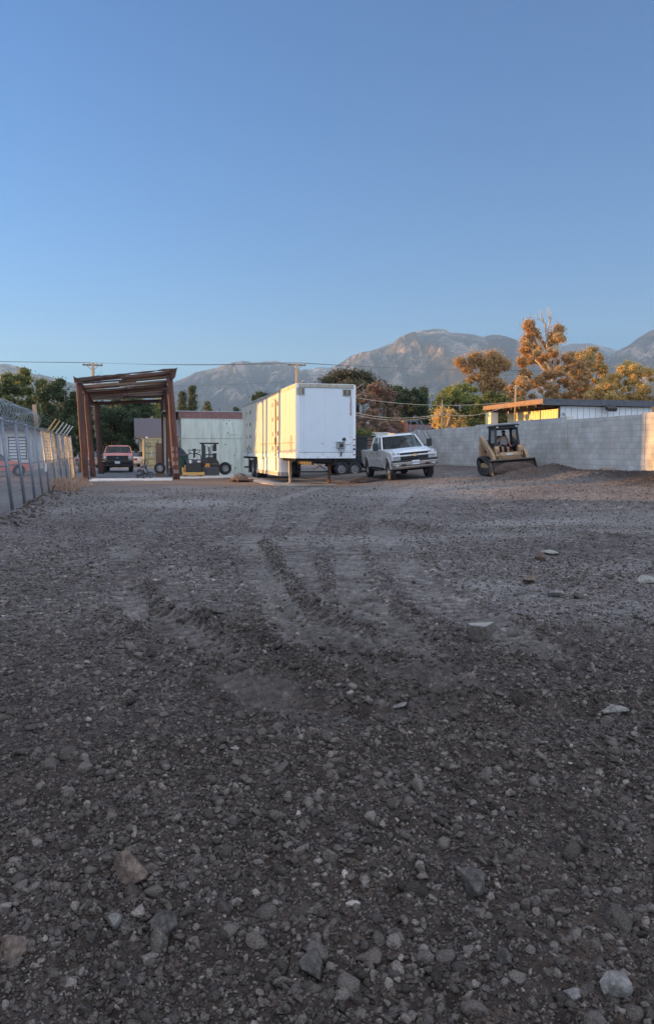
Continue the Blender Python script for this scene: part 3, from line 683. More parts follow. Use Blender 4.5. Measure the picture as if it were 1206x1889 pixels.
HAZE_D = 1.1e-4
haze()

# ================================================================== VEGETATION
def leaves(clumps, n, size, g, asp=1.6, up=.0, shell=.5, tilt=1.0, droop=0):
    """clumps: list of (centre, (rx,ry,rz)); returns quads scattered through them"""
    C = np.array([list(c[0]) for c in clumps]); Rr = np.array([list(c[1]) if hasattr(c[1], '__len__') else [c[1]]*3 for c in clumps])
    w = np.power(Rr.prod(1), .66); w /= w.sum(); k = g.choice(len(clumps), n, p=w)
    d = g.normal(size=(n, 3)); d /= np.linalg.norm(d, axis=1)[:, None]
    r = np.power(g.uniform(size=n), .36)*1.15*np.where(g.uniform(size=n) < .22, 1+.5*np.abs(g.normal(size=n)), 1)
    P = C[k]+d*r[:, None]*Rr[k]
    # cluster into twigs: pull towards a random anchor so gaps open between them
    n = n; na = max(8, n//12); an = P[g.integers(0, n, na)]
    j = g.integers(0, na, n); same = np.linalg.norm(an[j]-C[k], axis=1) < Rr[k].max(1)*1.05
    tw = size*1.9
    P = np.where(same[:, None], an[j]+g.normal(size=(n, 3))*tw*np.array([1, 1, .7]), P)
    a = g.normal(size=(n, 3)); a[:, 2] *= tilt; a /= np.linalg.norm(a, axis=1)[:, None]
    b = np.cross(a, g.normal(size=(n, 3))); b /= np.linalg.norm(b, axis=1)[:, None]
    if droop: a[:, 2] -= droop; a /= np.linalg.norm(a, axis=1)[:, None]
    s = size*.58*g.uniform(.5, 1.35, n)[:, None]
    V = np.stack([P-a*s*asp*.5, P+b*s*.5, P+a*s*asp*.5, P-b*s*.5], 1).reshape(-1, 3)
    F = np.arange(4*n).reshape(n, 4)
    ct = g.uniform(0, 1, len(clumps))[k]
    T = np.stack([np.clip(.5*ct+.5*g.uniform(size=n), 0, 1), g.uniform(.7, 1.3, n), np.ones(n), np.ones(n)], -1)
    return V, F, np.repeat(T, 4, axis=0)
def tree(name, label, cat, base, clumps, leaf, n, size, bark='bark', tr=.22, group=None, seed=0, limbs=7, asp=1.6, fork=.45, tilt=1., droop=0, shell=.5, extra=None, cname='crown'):
    g = np.random.default_rng(seed+100); root = thing(name, label, cat, base, group=group); B = Vector(base)
    cl = [(Vector(c)-B, r) for c, r in clumps]; n = int(n*3.7)
    V, F, T = leaves(cl, n, size, g, asp=asp, tilt=tilt, droop=droop, shell=shell)
    mesh_np(cname, V, F, leaf, root, tint=T)
    top = max(c.z for c, r in cl); mc = sum((c for c, r in cl), Vector())/len(cl)
    m = MB(); fk = Vector((mc.x*.5, mc.y*.5, top*fork)); mid = Vector((fk.x*.4+tr*.5, fk.y*.4, fk.z*.5))
    tp = Vector((mc.x, mc.y, top*.86))
    m.tube([(0, 0, -.1), mid, fk, tp], [tr*1.15, tr*.85, tr*.7, tr*.18], 8)
    big = sorted(cl, key=lambda q: -(max(q[1]) if hasattr(q[1], '__len__') else q[1]))[:limbs]
    for c, r in big:
        t = g.uniform(.35, .95); s = fk.lerp(tp, t*.6) if c.z > fk.z else mid.lerp(fk, .8)
        q = s.lerp(c, .5)+Vector((g.normal()*.12, g.normal()*.12, .06))*c.length*.15
        m.tube([s, q, c, c+(c-s)*.15], [tr*.5, tr*.36, tr*.2, tr*.09], 6)
        for _ in range(2):
            e = c+Vector(g.normal(size=3))*(max(r) if hasattr(r, '__len__') else r)*.5
            m.tube([q.lerp(c, .4), q.lerp(e, .7)+Vector((0, 0, .1)), e], [tr*.16, tr*.1, tr*.04], 5)
    if extra: extra(m, B)
    m.build('trunk', bark, root, smooth=True)
    return root
def blob(px, py, rpx, d, jit=1.0, fl=1.0):           # a crown clump seen at px, py; its depth scatters with its size
    r = rpx*d/FPX; return (Wp(px, py, d+rng.uniform(-1, 1)*r*1.2*jit), (r, r*1.1, r*fl))
def fill(x0, x1, ytop, ybot, d, n, r0, r1, seed, fl=.8):
    """clumps filling the outline ytop(px)..ybot"""
    g = np.random.default_rng(seed); out = []
    xs = [p[0] for p in ytop]; ys = [p[1] for p in ytop]
    for _ in range(int(n*2.2)):
        px = g.uniform(x0, x1); rp = g.uniform(r0, r1)*g.uniform(.38, .62); t = np.interp(px, xs, ys)+rp*.75
        py = t+(max(ybot-t, 0))*g.uniform()**1.3
        dd = d*(1+g.uniform(-.045, .045)); r = rp*dd/FPX; out.append((Wp(px, py, dd), (r, r, r*fl)))
    return out
def at(px, d, z=None):
    p = Wp(px, 832, d); return (p.x, p.y, gz(p.x, p.y) if z is None else z)

# left of the gateway
tree('leafy_tree', 'leafy green tree with sunlit yellow top behind the fence at the far left', 'tree', at(40, 84), fill(-45, 85, [(-45, 705), (0, 700), (20, 688), (38, 676), (60, 688), (85, 705)], 800, 84, 34, 11, 22, 1), 'leaf_green', 19000, .31, seed=1, group='background trees')
tree('dense_tree', 'dense dark green tree between the yellow-topped tree and the gateway', 'tree', at(118, 74), fill(78, 160, [(78, 712), (95, 705), (118, 694), (130, 706), (150, 716)], 830, 74, 30, 10, 20, 2), 'leaf_dark', 15000, .26, seed=2, group='background trees')
tree('willow_tree', 'drooping green tree leaning over the slatted end of the fence', 'tree', at(150, 52), fill(112, 175, [(112, 800), (128, 778), (150, 760), (175, 752)], 845, 52, 22, 6, 11, 3), 'leaf_dark', 7000, .17, asp=3, droop=.8, seed=3, group='background trees')
tree('cedar_tree', 'tall dark cedar seen through the middle of the gateway', 'tree', at(232, 96), fill(196, 276, [(196, 742), (215, 734), (232, 729), (255, 732), (276, 742)], 800, 96, 34, 8, 15, 4, .5), 'leaf_dark', 16000, .3, bark='bark_dark', seed=4, group='background trees', limbs=12)
tree('dense_tree', 'broad dark tree behind the red pickup seen through the gateway', 'tree', at(205, 84), fill(176, 252, [(176, 752), (190, 748), (215, 752), (250, 760)], 852, 84, 36, 9, 17, 5), 'leaf_dark', 18000, .28, bark='bark_dark', seed=5, group='background trees')
tree('leafy_tree', 'yellow-green sunlit tree at the right inside the gateway above the grey roof', 'tree', at(289, 100), fill(279, 302, [(279, 745), (289, 733), (302, 738)], 790, 100, 14, 6, 10, 6), 'leaf_lime', 6000, .24, seed=6, group='background trees')
def cone(px, top, bot, wpx, d, seed, n=16):
    g = np.random.default_rng(seed); out = []
    for i in range(n):
        t = (i+.5)/n; py = top+(bot-top)*t; w = wpx*(.12+.88*t)*.5
        for _ in range(1+int(3*t)):
            dd = d*(1+g.uniform(-.01, .01)); r = max(.4, w*.62*d/FPX); out.append((Wp(px+g.uniform(-w, w)*.55, py, dd), (r, r, r*.7)))
    return out
tree('conifer', 'shorter rounded conifer of the pair above the pale green building', 'tree', at(337, 110), cone(337, 724, 790, 18, 110, 11), 'leaf_pine', 5000, .26, seed=11, group='background conifers')
tree('conifer', 'tallest pointed conifer of the pair above the pale green building', 'tree', at(355, 112), cone(355, 713, 790, 20, 112, 12, 20), 'leaf_pine', 6000, .26, seed=12, group='background conifers')
tree('conifer', 'small pointed conifer right of the pair above the pale green building', 'tree', at(382, 125), cone(383, 743, 790, 18, 125, 13), 'leaf_pine', 3500, .28, seed=13, group='background conifers')
tree('conifer', 'tiny dark treetop just left of the white trailer above the pale green building', 'tree', at(435, 130), cone(435, 753, 790, 16, 130, 14), 'leaf_dark', 2500, .28, seed=14, group='background conifers')
tree('leafy_tree', 'round green treetop showing over the left edge of the white trailer', 'tree', at(478, 90), fill(462, 500, [(462, 736), (472, 726), (484, 723), (500, 733)], 780, 90, 14, 7, 11, 15), 'leaf_dark', 5000, .24, seed=15, group='background trees')
# behind the white trailer, right
cd = []
for (px, py, w) in ((640, 692, 22), (622, 700, 20), (655, 700, 22), (672, 706, 20), (648, 712, 20), (610, 704, 14), (668, 694, 12), (690, 716, 22), (705, 722, 18), (720, 728, 16), (640, 722, 24)):
    d = 70*(1+rng.uniform(-.03, .03)); cd.append((Wp(px, py, d), (w*d/FPX, w*d/FPX, .32)))
tree('cedar_tree', 'flat-topped dark cedar rising behind the right end of the white trailer', 'tree', at(655, 70), cd, 'leaf_cedar', 9000, .2, bark='bark_dark', tr=.3, seed=20, limbs=11, fork=.7, group='background trees', asp=2.4)
def bare(m, B):
    g = np.random.default_rng(5)
    for _ in range(46):
        a = Wp(g.uniform(668, 715), g.uniform(705, 760), 66)-B; dr = Vector((g.normal()*1.1, g.normal()*1.1, -g.uniform(1.0, 3.2)))
        b = a+dr*.5+Vector((g.normal()*.5, g.normal()*.5, .4)); m.tube([a, b, a+dr], [.06, .04, .015], 4)
tree('dead_cedar', 'half-dead cedar with bare brown drooping branches right of the white trailer', 'tree', at(690, 66), fill(658, 738, [(658, 722), (680, 712), (700, 704), (720, 722), (738, 745)], 800, 66, 38, 5, 12, 21, .6), 'leaf_dead', 11000, .17, bark='bark', seed=21, limbs=14, group='background trees', asp=2.6, droop=.7, extra=bare)
tree('dense_tree', 'dense dark green tree right of the half-dead cedar', 'tree', at(745, 82), fill(708, 778, [(708, 724), (725, 714), (745, 710), (762, 716), (778, 728)], 790, 82, 30, 9, 16, 22), 'leaf_dark', 15000, .25, bark='bark_dark', seed=22, group='background trees')
tree('dark_conifer', 'narrow dark tree behind the brown roofs beside the dense green tree', 'tree', at(782, 90), cone(781, 716, 795, 30, 90, 23, 14), 'leaf_dark', 6000, .24, bark='bark_dark', seed=23, group='background conifers')
# right, above the block wall
tree('leafy_tree', 'green and yellow tree with a sunlit left side behind the block wall', 'tree', at(850, 60), fill(803, 880, [(803, 745), (812, 722), (826, 712), (850, 706), (880, 716)], 800, 60, 34, 9, 18, 24), 'leaf_lime', 15000, .19, seed=24, group='background trees')
tree('orange_bush', 'low orange-leaved tree at the left foot of the green and yellow tree', 'tree', at(818, 52), fill(802, 856, [(802, 765), (820, 745), (840, 752), (856, 770)], 800, 52, 16, 6, 12, 25), 'leaf_gold', 5500, .15, bark='bark_pale', seed=25, group='background trees')
tree('leafy_tree', 'rounded green tree in front of the thin sycamore, left of the low building', 'tree', at(888, 56), fill(862, 932, [(862, 748), (880, 742), (905, 722), (932, 730)], 800, 56, 34, 8, 16, 26), 'leaf_green', 14000, .18, seed=26, group='background trees')
sy = []
for (px, py, r) in ((848, 668, 9), (862, 680, 9), (872, 662, 9), (878, 672, 7), (896, 668, 11), (908, 660, 12), (920, 668, 10), (932, 674, 9), (896, 684, 10), (912, 684, 10), (885, 696, 9), (902, 702, 10), (918, 708, 9), (893, 715, 9), (925, 715, 8), (868, 700, 7), (880, 658, 7), (905, 722, 8)):
    sy.append(blob(px, py, r, 64, .4))
tree('sycamore_tree', 'thin open sycamore with small tufts of orange leaves and a leaning pale trunk', 'tree', at(894, 64), sy, 'leaf_rust', 5200, .17, bark='bark_pale', tr=.2, seed=27, limbs=14, fork=.6, group='background trees')
def deadtop(m, B):
    for path, r in (([(1012, 700), (1009, 660), (1008, 625), (1005, 600), (1001, 586)], .14), ([(1008, 625), (1006, 598), (997, 584), (995, 572)], .07), ([(1009, 640), (1011, 605), (1014, 590), (1012, 568)], .08), ([(1011, 605), (1017, 586), (1015, 574)], .05), ([(1005, 600), (998, 590), (990, 588), (986, 580)], .04), ([(1014, 590), (1009, 578), (1008, 564)], .035), ([(997, 584), (1000, 574)], .03)):
        P = [Wp(px+rng.uniform(-.6, .6), py, 66)-B for px, py in path]; m.tube(P, [r*(1-.8*i/len(P)) for i in range(len(P))], 5)
sb = fill(948, 1090, [(948, 690), (965, 640), (975, 600), (990, 612), (1004, 640), (1020, 612), (1032, 600), (1042, 632), (1060, 665), (1090, 665)], 800, 66, 95, 8, 16, 28)
sb += [blob(975, 600, 10, 66, .4), blob(983, 615, 10, 66, .4), blob(1030, 608, 9, 66, .4), blob(1024, 622, 11, 66, .4), blob(970, 628, 9, 66, .4)]
tree('sycamore_tree', 'tallest sycamore with rust-orange leaves and bare dead branches at its top', 'tree', at(1012, 66), sb, 'leaf_rust', 20000, .185, bark='bark_pale', tr=.34, seed=28, limbs=18, fork=.5, group='background trees', extra=deadtop)
tree('dark_sycamore', 'browner darker-leaved tree at the right shoulder of the tallest sycamore', 'tree', at(1088, 74), fill(1050, 1116, [(1050, 662), (1070, 648), (1086, 640), (1100, 640), (1122, 690)], 800, 74, 60, 8, 16, 29), 'leaf_orange', 12000, .19, bark='bark', seed=29, group='background trees')
tree('sycamore_tree', 'golden-orange tree over the low building at the right edge', 'tree', at(1160, 60), fill(1076, 1260, [(1076, 730), (1100, 712), (1125, 690), (1160, 663), (1180, 676), (1206, 680), (1260, 690)], 800, 60, 90, 9, 17, 30), 'leaf_gold', 20000, .18, bark='bark_pale', seed=30, limbs=10, group='background trees')
tree('low_bush', 'low orange-leaved bush between the green tree and the tallest sycamore', 'tree', at(948, 58), fill(925, 968, [(925, 722), (945, 706), (968, 690)], 800, 58, 30, 7, 12, 31), 'leaf_rust', 9000, .16, seed=31, group='background trees')
# tree rows that close the view between and beyond the yards
for i, (px, d, h, w, lab) in enumerate(((-60, 80, 7, 5, 'dark tree beyond the left edge behind the fence'), (160, 110, 8, 6, 'dark distant tree right behind the left gateway post'), (560, 120, 6, 6, 'distant dark tree hidden behind the white trailer'), (1290, 70, 8, 6, 'orange tree beyond the right edge'))):
    p = at(px, d); cl = []
    gg = np.random.default_rng(60+i)
    for _ in range(22): cl.append((Vector(p)+Vector((gg.normal()*w*.42, gg.normal()*w*.42, h*gg.uniform(.3, .95))), (w*.28,)*3))
    tree('distant_tree', lab, 'tree', p, cl, 'leaf_dark' if i < 3 else 'leaf_rust', 6500, .3, seed=60+i, group='background trees')
# unseen trees added west of the fence to block the low sun
for i, (x, y, h, w, lab) in enumerate(((-17, 61, 7.0, 4.2, 'evergreen added out of view beyond the fence, nearest of the shading row'), (-26, 71, 6.5, 5, 'evergreen added out of view beyond the fence, second of the shading row'), (-15, 42.3, 6, .75, 'narrow cypress added out of view to cut the sun on the fence'))):
    cl = []; gg = np.random.default_rng(80+i); p = (x, y, 0)
    for _ in range(26): cl.append((Vector((x+gg.normal()*w*.3, y+gg.normal()*w*.3, h*gg.uniform(.08, .95))), (w*.3, w*.3, w*.3)))
    tree('shade_tree', lab, 'tree', p, cl, 'leaf_dark', 8000, .3, seed=80+i, group='background trees')

# dry bush and weeds along the fence foot
def bush(x, y, r, h, n, lab, seed, mat='dry_grass'):
    g = np.random.default_rng(seed); a = g.uniform(0, 2*math.pi, n); rr = r*g.uniform(0, 1, n)**.6; lean = g.normal(0, .45, (n, 2))
    P = np.stack([rr*np.cos(a)*.6, rr*np.sin(a), np.zeros(n)], -1); hh = h*g.uniform(.35, 1, n)*(1-.5*(rr/r))
    T = P+np.stack([lean[:, 0]*hh, lean[:, 1]*hh, hh], -1); b = np.cross(T-P, g.normal(size=(n, 3))); b /= np.linalg.norm(b, axis=1)[:, None]; w = .012
    V = np.stack([P-b*w, P+b*w, T+b*w*.3, T-b*w*.3], 1).reshape(-1, 3)
    Tt = np.repeat(np.stack([g.uniform(size=n), g.uniform(.7, 1.2, n), np.ones(n), np.ones(n)], -1), 4, axis=0)
    o = mesh_np('dry_bush', V, np.arange(4*n).reshape(n, 4), mat, tint=Tt); o.location = (x, y, gz(x, y)-.02); tag(o, lab, 'bush')
bush(-2.45, 29.3, 1.1, .62, 1500, 'bushy straw-coloured dry weeds against the fence, nearest clump', 1)
bush(-2.4, 33.2, 1.5, .32, 700, 'lower dry weeds against the fence behind the first clump', 2)
bush(-2.5, 37.6, 1.0, .45, 600, 'dry grass at the foot of the left gateway post', 3)
bush(15.9, 22.2, .5, .22, 400, 'small dry tuft at the foot of the block wall', 4)
# ================================================================== PAVED PARTS
def slab(name, poly, z, mat, thick=.12):
    m = MB().prism(poly, z-thick, z, 'z'); return tag(m.build(name, mat, bevel=.01), kind='structure')
slab('concrete_slab', [(-2.0, 38.5), (2.1, 38.75), (2.3, 41.6), (-1.9, 41.5)], .055, 'concrete')
slab('driveway', [(-4.5, 44.2), (2.6, 44.0), (2.9, 78), (-14, 78), (-13, 60), (-5, 58)], .035, 'asphalt_far')
slab('concrete_apron', [(2.55, 40.9), (6.2, 42.2), (6.4, 48.2), (2.7, 48.2)], .06, 'concrete')
slab('concrete_pad', [(5.35, 40.8), (6.15, 31.6), (9.9, 31.2), (13, 33.5), (13, 47), (6.5, 48)], .03, 'concrete_old', .1)

# ================================================================== WHEELS
def wheel(parent, x, y, z, r, w, side=1, hub='hub_metal', name='wheel', dual=False):
    """axle along local y"""
    t = MB(); prof = [(r*.58, -w*.42), (r*.80, -w*.5), (r*.95, -w*.47), (r, -w*.36), (r, w*.36), (r*.95, w*.47), (r*.80, w*.5), (r*.58, w*.42), (r*.58, -w*.42)]
    t.lathe(prof, (x, y, z), 'y', 28)
    for k in range(26):                              # tread lugs
        g = 2*math.pi*k/26; t.box((x+math.cos(g)*r, y, z+math.sin(g)*r), (.02, w*.72, r*.11), (0, -g, 0))
    o = t.build(name, 'tyre', parent)
    h = MB(); s = side
    h.lathe([(0, s*w*.18), (r*.16, s*w*.20), (r*.2, s*w*.34), (r*.24, s*w*.16), (r*.5, s*w*.10), (r*.55, s*w*.36), (r*.60, s*w*.40), (r*.60, -s*w*.40), (0, -s*w*.4)], (x, y, z), 'y', 24)
    for k in range(6):
        g = 2*math.pi*k/6; h.box((x+math.cos(g)*r*.36, y+s*w*.16, z+math.sin(g)*r*.36), (r*.11, w*.14, r*.11), (0, -g, 0))
    h.build('rim', hub, o, smooth=False)
    return o

# ================================================================== WHITE BOX TRAILER
T = thing('box_trailer', 'long white box trailer standing on its landing legs in the middle of the yard', 'trailer', (8.035, 30.3, 0))
W_ = 1.295; LEN = 15.2; ZB, ZT = 1.20, 4.30
cr_ = .11
def rr(x0, x1, y0, y1, r, n=5):                       # plan outline, rounded at the nose
    P = [(x1, y1), (x0, y1)]
    for k in range(n+1):
        a = math.pi+math.pi/2*k/n; P.append((x0+r+r*math.cos(a), y0+r+r*math.sin(a)))
    for k in range(n+1):
        a = 1.5*math.pi+math.pi/2*k/n; P.append((x1-r+r*math.cos(a), y0+r+r*math.sin(a)))
    return P
MB().prism(rr(-W_, W_, 0, LEN, cr_), ZB+.26, ZT-.14, 'z').build('side_walls', 'trailer_side', T)
part('nose_panel', 'trailer_nose', T, [(-W_+.13, W_-.13, -.008, .05, ZB+.26, ZT-.14)])
for s in (-1, 1):
    m = MB(); m.tube([(s*(W_-.075), .06, ZB+.02), (s*(W_-.075), .06, ZT-.02)], .085, 14); m.build('corner_post', 'white_paint', T, smooth=False)
MB().prism(rr(-W_-.012, W_+.012, -.02, LEN+.01, cr_), ZB, ZB+.25, 'z').build('bottom_rail', 'white_rail', T)
MB().prism(rr(-W_-.014, W_+.014, -.02, LEN+.01, cr_), ZT-.14, ZT, 'z').build('top_rail', 'rail_metal', T)
MB().prism(rr(-W_+.02, W_-.02, 0, LEN, cr_), ZT, ZT+.02, 'z').build('roof', 'white_paint', T)
m = MB(); m.bb(-W_+.1, W_-.1, -.026, -.02, ZB+.245, ZB+.262); m.bb(-W_-.018, -W_-.012, .1, LEN-.05, ZB+.245, ZB+.262); m.bb(-W_+.1, W_-.1, -.024, -.02, ZT-.16, ZT-.145)
for y in (1.2, 2.2, 3.6, 4.9, 6.3, 7.6, 8.9, 10.2, 11.4, 12.9, 14.1): m.bb(-W_-.002, -W_+.01, y, y+.003, ZB+.27, ZT-.15)
for x in (-.05,): m.bb(x, x+.002, -.0105, -.004, ZB+.27, ZT-.16)
for y in [q for q in np.arange(.4, 14.8, .42)]:
    if rng.uniform() < .55: m.bb(-W_-.0185, -W_-.012, y, y+rng.uniform(.08, .3), ZB+.19, ZB+.225)
m.build('seam', 'seam', T)
# side doors with their dark seal bar, hinges and hasps
m = MB()
for y in (3.75, 5.55): m.bb(-W_-.005, -W_+.01, y, y+.007, ZB+.26, ZT-.3)
m.bb(-W_-.006, -W_+.01, 3.75, 5.56, ZT-.31, ZT-.298); m.build('side_door', 'seam', T)
m = MB(); m.bb(-W_-.035, -W_-.002, 4.36, 4.5, ZB+1.15, ZT-.36); m.bb(-W_-.03, -W_-.002, 4.40, 4.47, ZB-.62, ZB+1.15); m.bb(-W_-.06, -W_-.03, 4.34, 4.52, ZB+.62, ZB+.95); m.bb(-W_-.05, -W_-.03, 4.36, 4.5, ZB+.06, ZB+.2)
m.build('locking_bar', 'rust_steel', T)
for y, o_ in ((3.92, 0), (5.18, 1), (12.05, 0), (13.4, 1)):
    for z in (3.72, 3.03, 2.33, 1.64):
        if o_: q = MB(); q.bb(-W_-.02, -W_+.0, y, y+.15, z-.1, z-.08); q.bb(-W_-.02, -W_, y, y+.15, z+.08, z+.1); q.bb(-W_-.02, -W_, y, y+.02, z-.1, z+.1); q.bb(-W_-.02, -W_, y+.13, y+.15, z-.1, z+.1); q.build('hasp', 'rail_metal', T)
        else: q = MB(); q.bb(-W_-.03, -W_, y, y+.10, z-.10, z+.10); q.build('hinge', 'black_steel', T)
m = MB(); m.bb(-W_-.006, -W_+.01, 11.7, 11.715, ZB+.26, ZT-.2); m.bb(-W_-.006, -W_+.01, 13.9, 13.915, ZB+.26, ZT-.2); m.tube([(-W_-.03, 12.5, 1.85), (-W_-.03, 12.9, 1.62), (-W_-.03, 12.95, 1.2)], .02, 5); m.build('rear_side_door', 'seam', T)
# side rub rail pipe
MB().tube([(-W_-.02, .6, ZB+.68), (-W_-.02, 8.8, ZB+.68)], .018, 5).build('conduit', 'rail_metal', T)
m = MB(); m.bb(-W_-.03, -W_-.002, .92, 1.02, ZB+.3, ZB+.98); m.build('bracket', 'rail_metal', T)
# skirt boxes
part('skirt_box', 'white_paint', T, [(-W_+.02, -W_+.50, 3.45, 9.9, .52, ZB-.01)], .01)
part('skirt_trim', 'grey_skirt', T, [(-W_+.0, -W_+.50, 3.4, 9.95, .34, .52)], .01)
for q_ in (5.6, 4.2): MB().bb(-W_+.012, -W_+.02, q_, q_+.01, .54, ZB-.02).build('skirt_seam', 'seam', T)
MB().bb(-W_-.03, -W_+.02, 7.9, 8.2, ZB-.10, ZB-.03).build('latch', 'seam', T)
# chassis
m = MB()
for s in (-.5, .5): m.bb(s-.06, s+.06, .4, LEN-.1, ZB-.28, ZB-.005)
for y in np.arange(.5, 15, .6): m.bb(-W_+.03, W_-.03, y, y+.07, ZB-.12, ZB-.004)
m.bb(-.6, .6, .5, 2.2, ZB-.16, ZB-.12)
for y in (10.6, 11.95): m.bb(-.9, .9, y-.08, y+.08, .44, .60); m.bb(-.6, -.4, y-.4, y+.4, .6, .8); m.bb(.4, .6, y-.4, y+.4, .6, .8)
m.build('chassis', 'black_steel', T, .008)
for y in (10.6, 11.95):
    for s in (-1, 1):
        for k, off in enumerate((1.10, .79)): wheel_o = None; 
        for off in (1.08, .77):
            # wheels turn about local x here: build along y then swap by parenting to a turned holder
            q = MB(); r, w = .51, .27; c = (s*off, y, .54)
            q.lathe([(r*.58, -w*.42), (r*.8, -w*.5), (r*.95, -w*.47), (r, -w*.36), (r, w*.36), (r*.95, w*.47), (r*.8, w*.5), (r*.58, w*.42), (r*.58, -w*.42)], c, 'x', 30)
            o = q.build('wheel', 'tyre', T)
            q = MB(); q.lathe([(0, s*w*.1), (r*.2, s*w*.12), (r*.24, s*w*.02), (r*.5, s*w*.0), (r*.56, s*w*.36), (r*.6, s*w*.4), (r*.6, -s*w*.4), (0, -s*w*.4)], c, 'x', 22); q.build('rim', 'hub_metal', o)
# rear bumper ladder, mudflaps
m = MB()
for x in (-.9, .9): m.bb(x-.04, x+.04, LEN-.16, LEN-.08, .55, ZB)
m.bb(-1.2, 1.2, LEN-.16, LEN-.06, .48, .58); m.build('rear_bumper', 'black_steel', T)
for x in (-.95, .95): part('mudflap', 'rubber', T, [(x-.3, x+.3, LEN-2.05, LEN-2.03, .25, 1.0)])
# landing gear
for s in (-1, 1):
    m = MB(); m.bb(s*.93-.065, s*.93+.065, 2.9, 3.03, .42, ZB-.1); m.bb(s*.93-.05, s*.93+.05, 2.915, 3.015, .05, .45); m.bb(s*.93-.13, s*.93+.13, 2.83, 3.1, .03, .06)
    m.tube([(s*.93, 2.96, .95), (s*.6, 3.0, ZB-.02)], .025, 6); m.build('landing_leg', 'rust_steel' if s > 0 else 'rail_metal', T, .006)
m = MB(); m.bb(-.87, .87, 2.94, 2.99, .52, .58); m.tube([(-.87, 2.96, .9), (0, 3.6, ZB-.05)], .02, 6); m.tube([(.87, 2.96, .55), (.1, 2.96, ZB-.1)], .018, 6); m.tube([(-.87, 2.96, .56), (-.2, 2.96, ZB-.15)], .018, 6); m.build('leg_brace', 'black_steel', T)
MB().tube([(.0, 2.6, .62), (.45, 2.5, .90)], .022, 6).build('crank_handle', 'fork_yellow', T)
# nose fittings
def fx(px): return (px-547)/109*2.59-1.295
def fz(py, px=600): return 1.5+(832-py)*(31.15+(px-600)*.006)/FPX
for x0, x1, y0, y1 in ((547.6, 562, 717, 730), (631.6, 646.6, 718, 730.5)):
    m = MB(); X0, X1, Z0, Z1 = fx(x0), fx(x1), fz(y1), fz(y0)
    m.bb(X0, X1, -.035, -.008, Z0, Z0+.02); m.bb(X0, X1, -.035, -.008, Z1-.02, Z1); m.bb(X0, X0+.02, -.035, -.008, Z0, Z1); m.bb(X1-.02, X1, -.035, -.008, Z0, Z1); m.bb((X0+X1)/2-.03, (X0+X1)/2+.02, -.035, -.008, Z0, Z1)
    for k in range(7): z = Z0+.03+k*(Z1-Z0-.05)/7; m.box(((X0+X1)/2, -.02, z+.015), (X1-X0-.03, .004, .045), (.7, 0, 0))
    f = m.build('vent', 'rail_metal', T); part('vent_screen', 'grey_skirt', f, [(X0+.01, X1-.01, -.012, -.009, Z0+.01, Z1-.01)])
m = MB(); X0, X1, Z0, Z1 = fx(620), fx(635), fz(827), fz(814); m.bb(X0, X1, -.09, -.008, Z0, Z1); o = m.build('connector_box', 'grey_skirt', T, .008)
m = MB(); m.bb(X0+.03, X1-.03, -.10, -.09, Z1-.07, Z1-.04); m.bb((X0+X1)/2-.06, (X0+X1)/2+.09, -.13, -.09, Z0+.06, Z1-.1); m.build('socket', 'black_steel', o)
for dx, ex in ((-.08, -.01), (.0, .02), (.1, .05)):
    xc = (X0+X1)/2; MB().tube([(xc+dx, -.1, Z0+.03), (xc+dx*1.2, -.14, Z0-.1), (xc+ex*.6, -.1, Z0-.2), (xc+ex*.4, -.05, ZB+.08)], .012, 6).build('hose', 'black_plastic', o)
MB().lathe([(0, -.05), (.07, -.045), (.075, -.008)], (fx(634), 0, fz(810)), 'y', 18).build('gladhand_cover', 'black_steel', T)
part('document_panel', 'white_rail', T, [(fx(638.5), fx(648), -.02, -.008, fz(816), fz(803))], .004)
part('notice_plate', 'sticker', T, [(fx(637.5), fx(645), -.014, -.008, fz(829), fz(822))])
MB().tube([(fx(633), -.03, fz(817)), (fx(638), -.06, fz(818.5)), (fx(647), -.03, fz(817))], .02, 6).build('pipe_fitting', 'chrome', T)
m = MB()
for px, py in ((613, 815), (617, 815), (613, 825), (617, 825)): MB().box((fx(px), -.012, fz(py)), (.03, .01, .03)).build('bolt', 'rail_metal', T)
m.box((fx(594.5), -.010, fz(818)), (.09, .004, .05), (0, .3, 0)); m.build('scuff_mark', 'rail_metal', T)
for q_ in ((644.2, 644.5, 822, 784), (560.4, 560.6, 836, 731)): MB().bb(fx(q_[0]), fx(q_[1]), -.011, -.007, fz(q_[2]), fz(q_[3])).build('drip_stain', 'rail_metal', T)
for k, ch in enumerate('5300638'):
    text('fleet_number', ch, .165, 'ink_red', T, (fx(646.3), -.0165, fz(735+k*4.75)), (math.pi/2, 0, 0), .003)
for k, (c, hgt) in enumerate((('ink_red', .05), ('sticker', .10), ('ink_red', .05), ('ink_blue', .09), ('sticker', .12), ('ink_red', .04))):
    part('reflector_sticker', c, T, [(W_-.125, W_-.03, -.034, -.028, 2.02-k*.13-hgt, 2.02-k*.13)])
m = MB()
for k in range(3): m.bb(fx(590+k*12), fx(592+k*12), -.03, -.018, ZT-.075, ZT-.055)
m.build('marker_lamp', 'amber_glass', T)

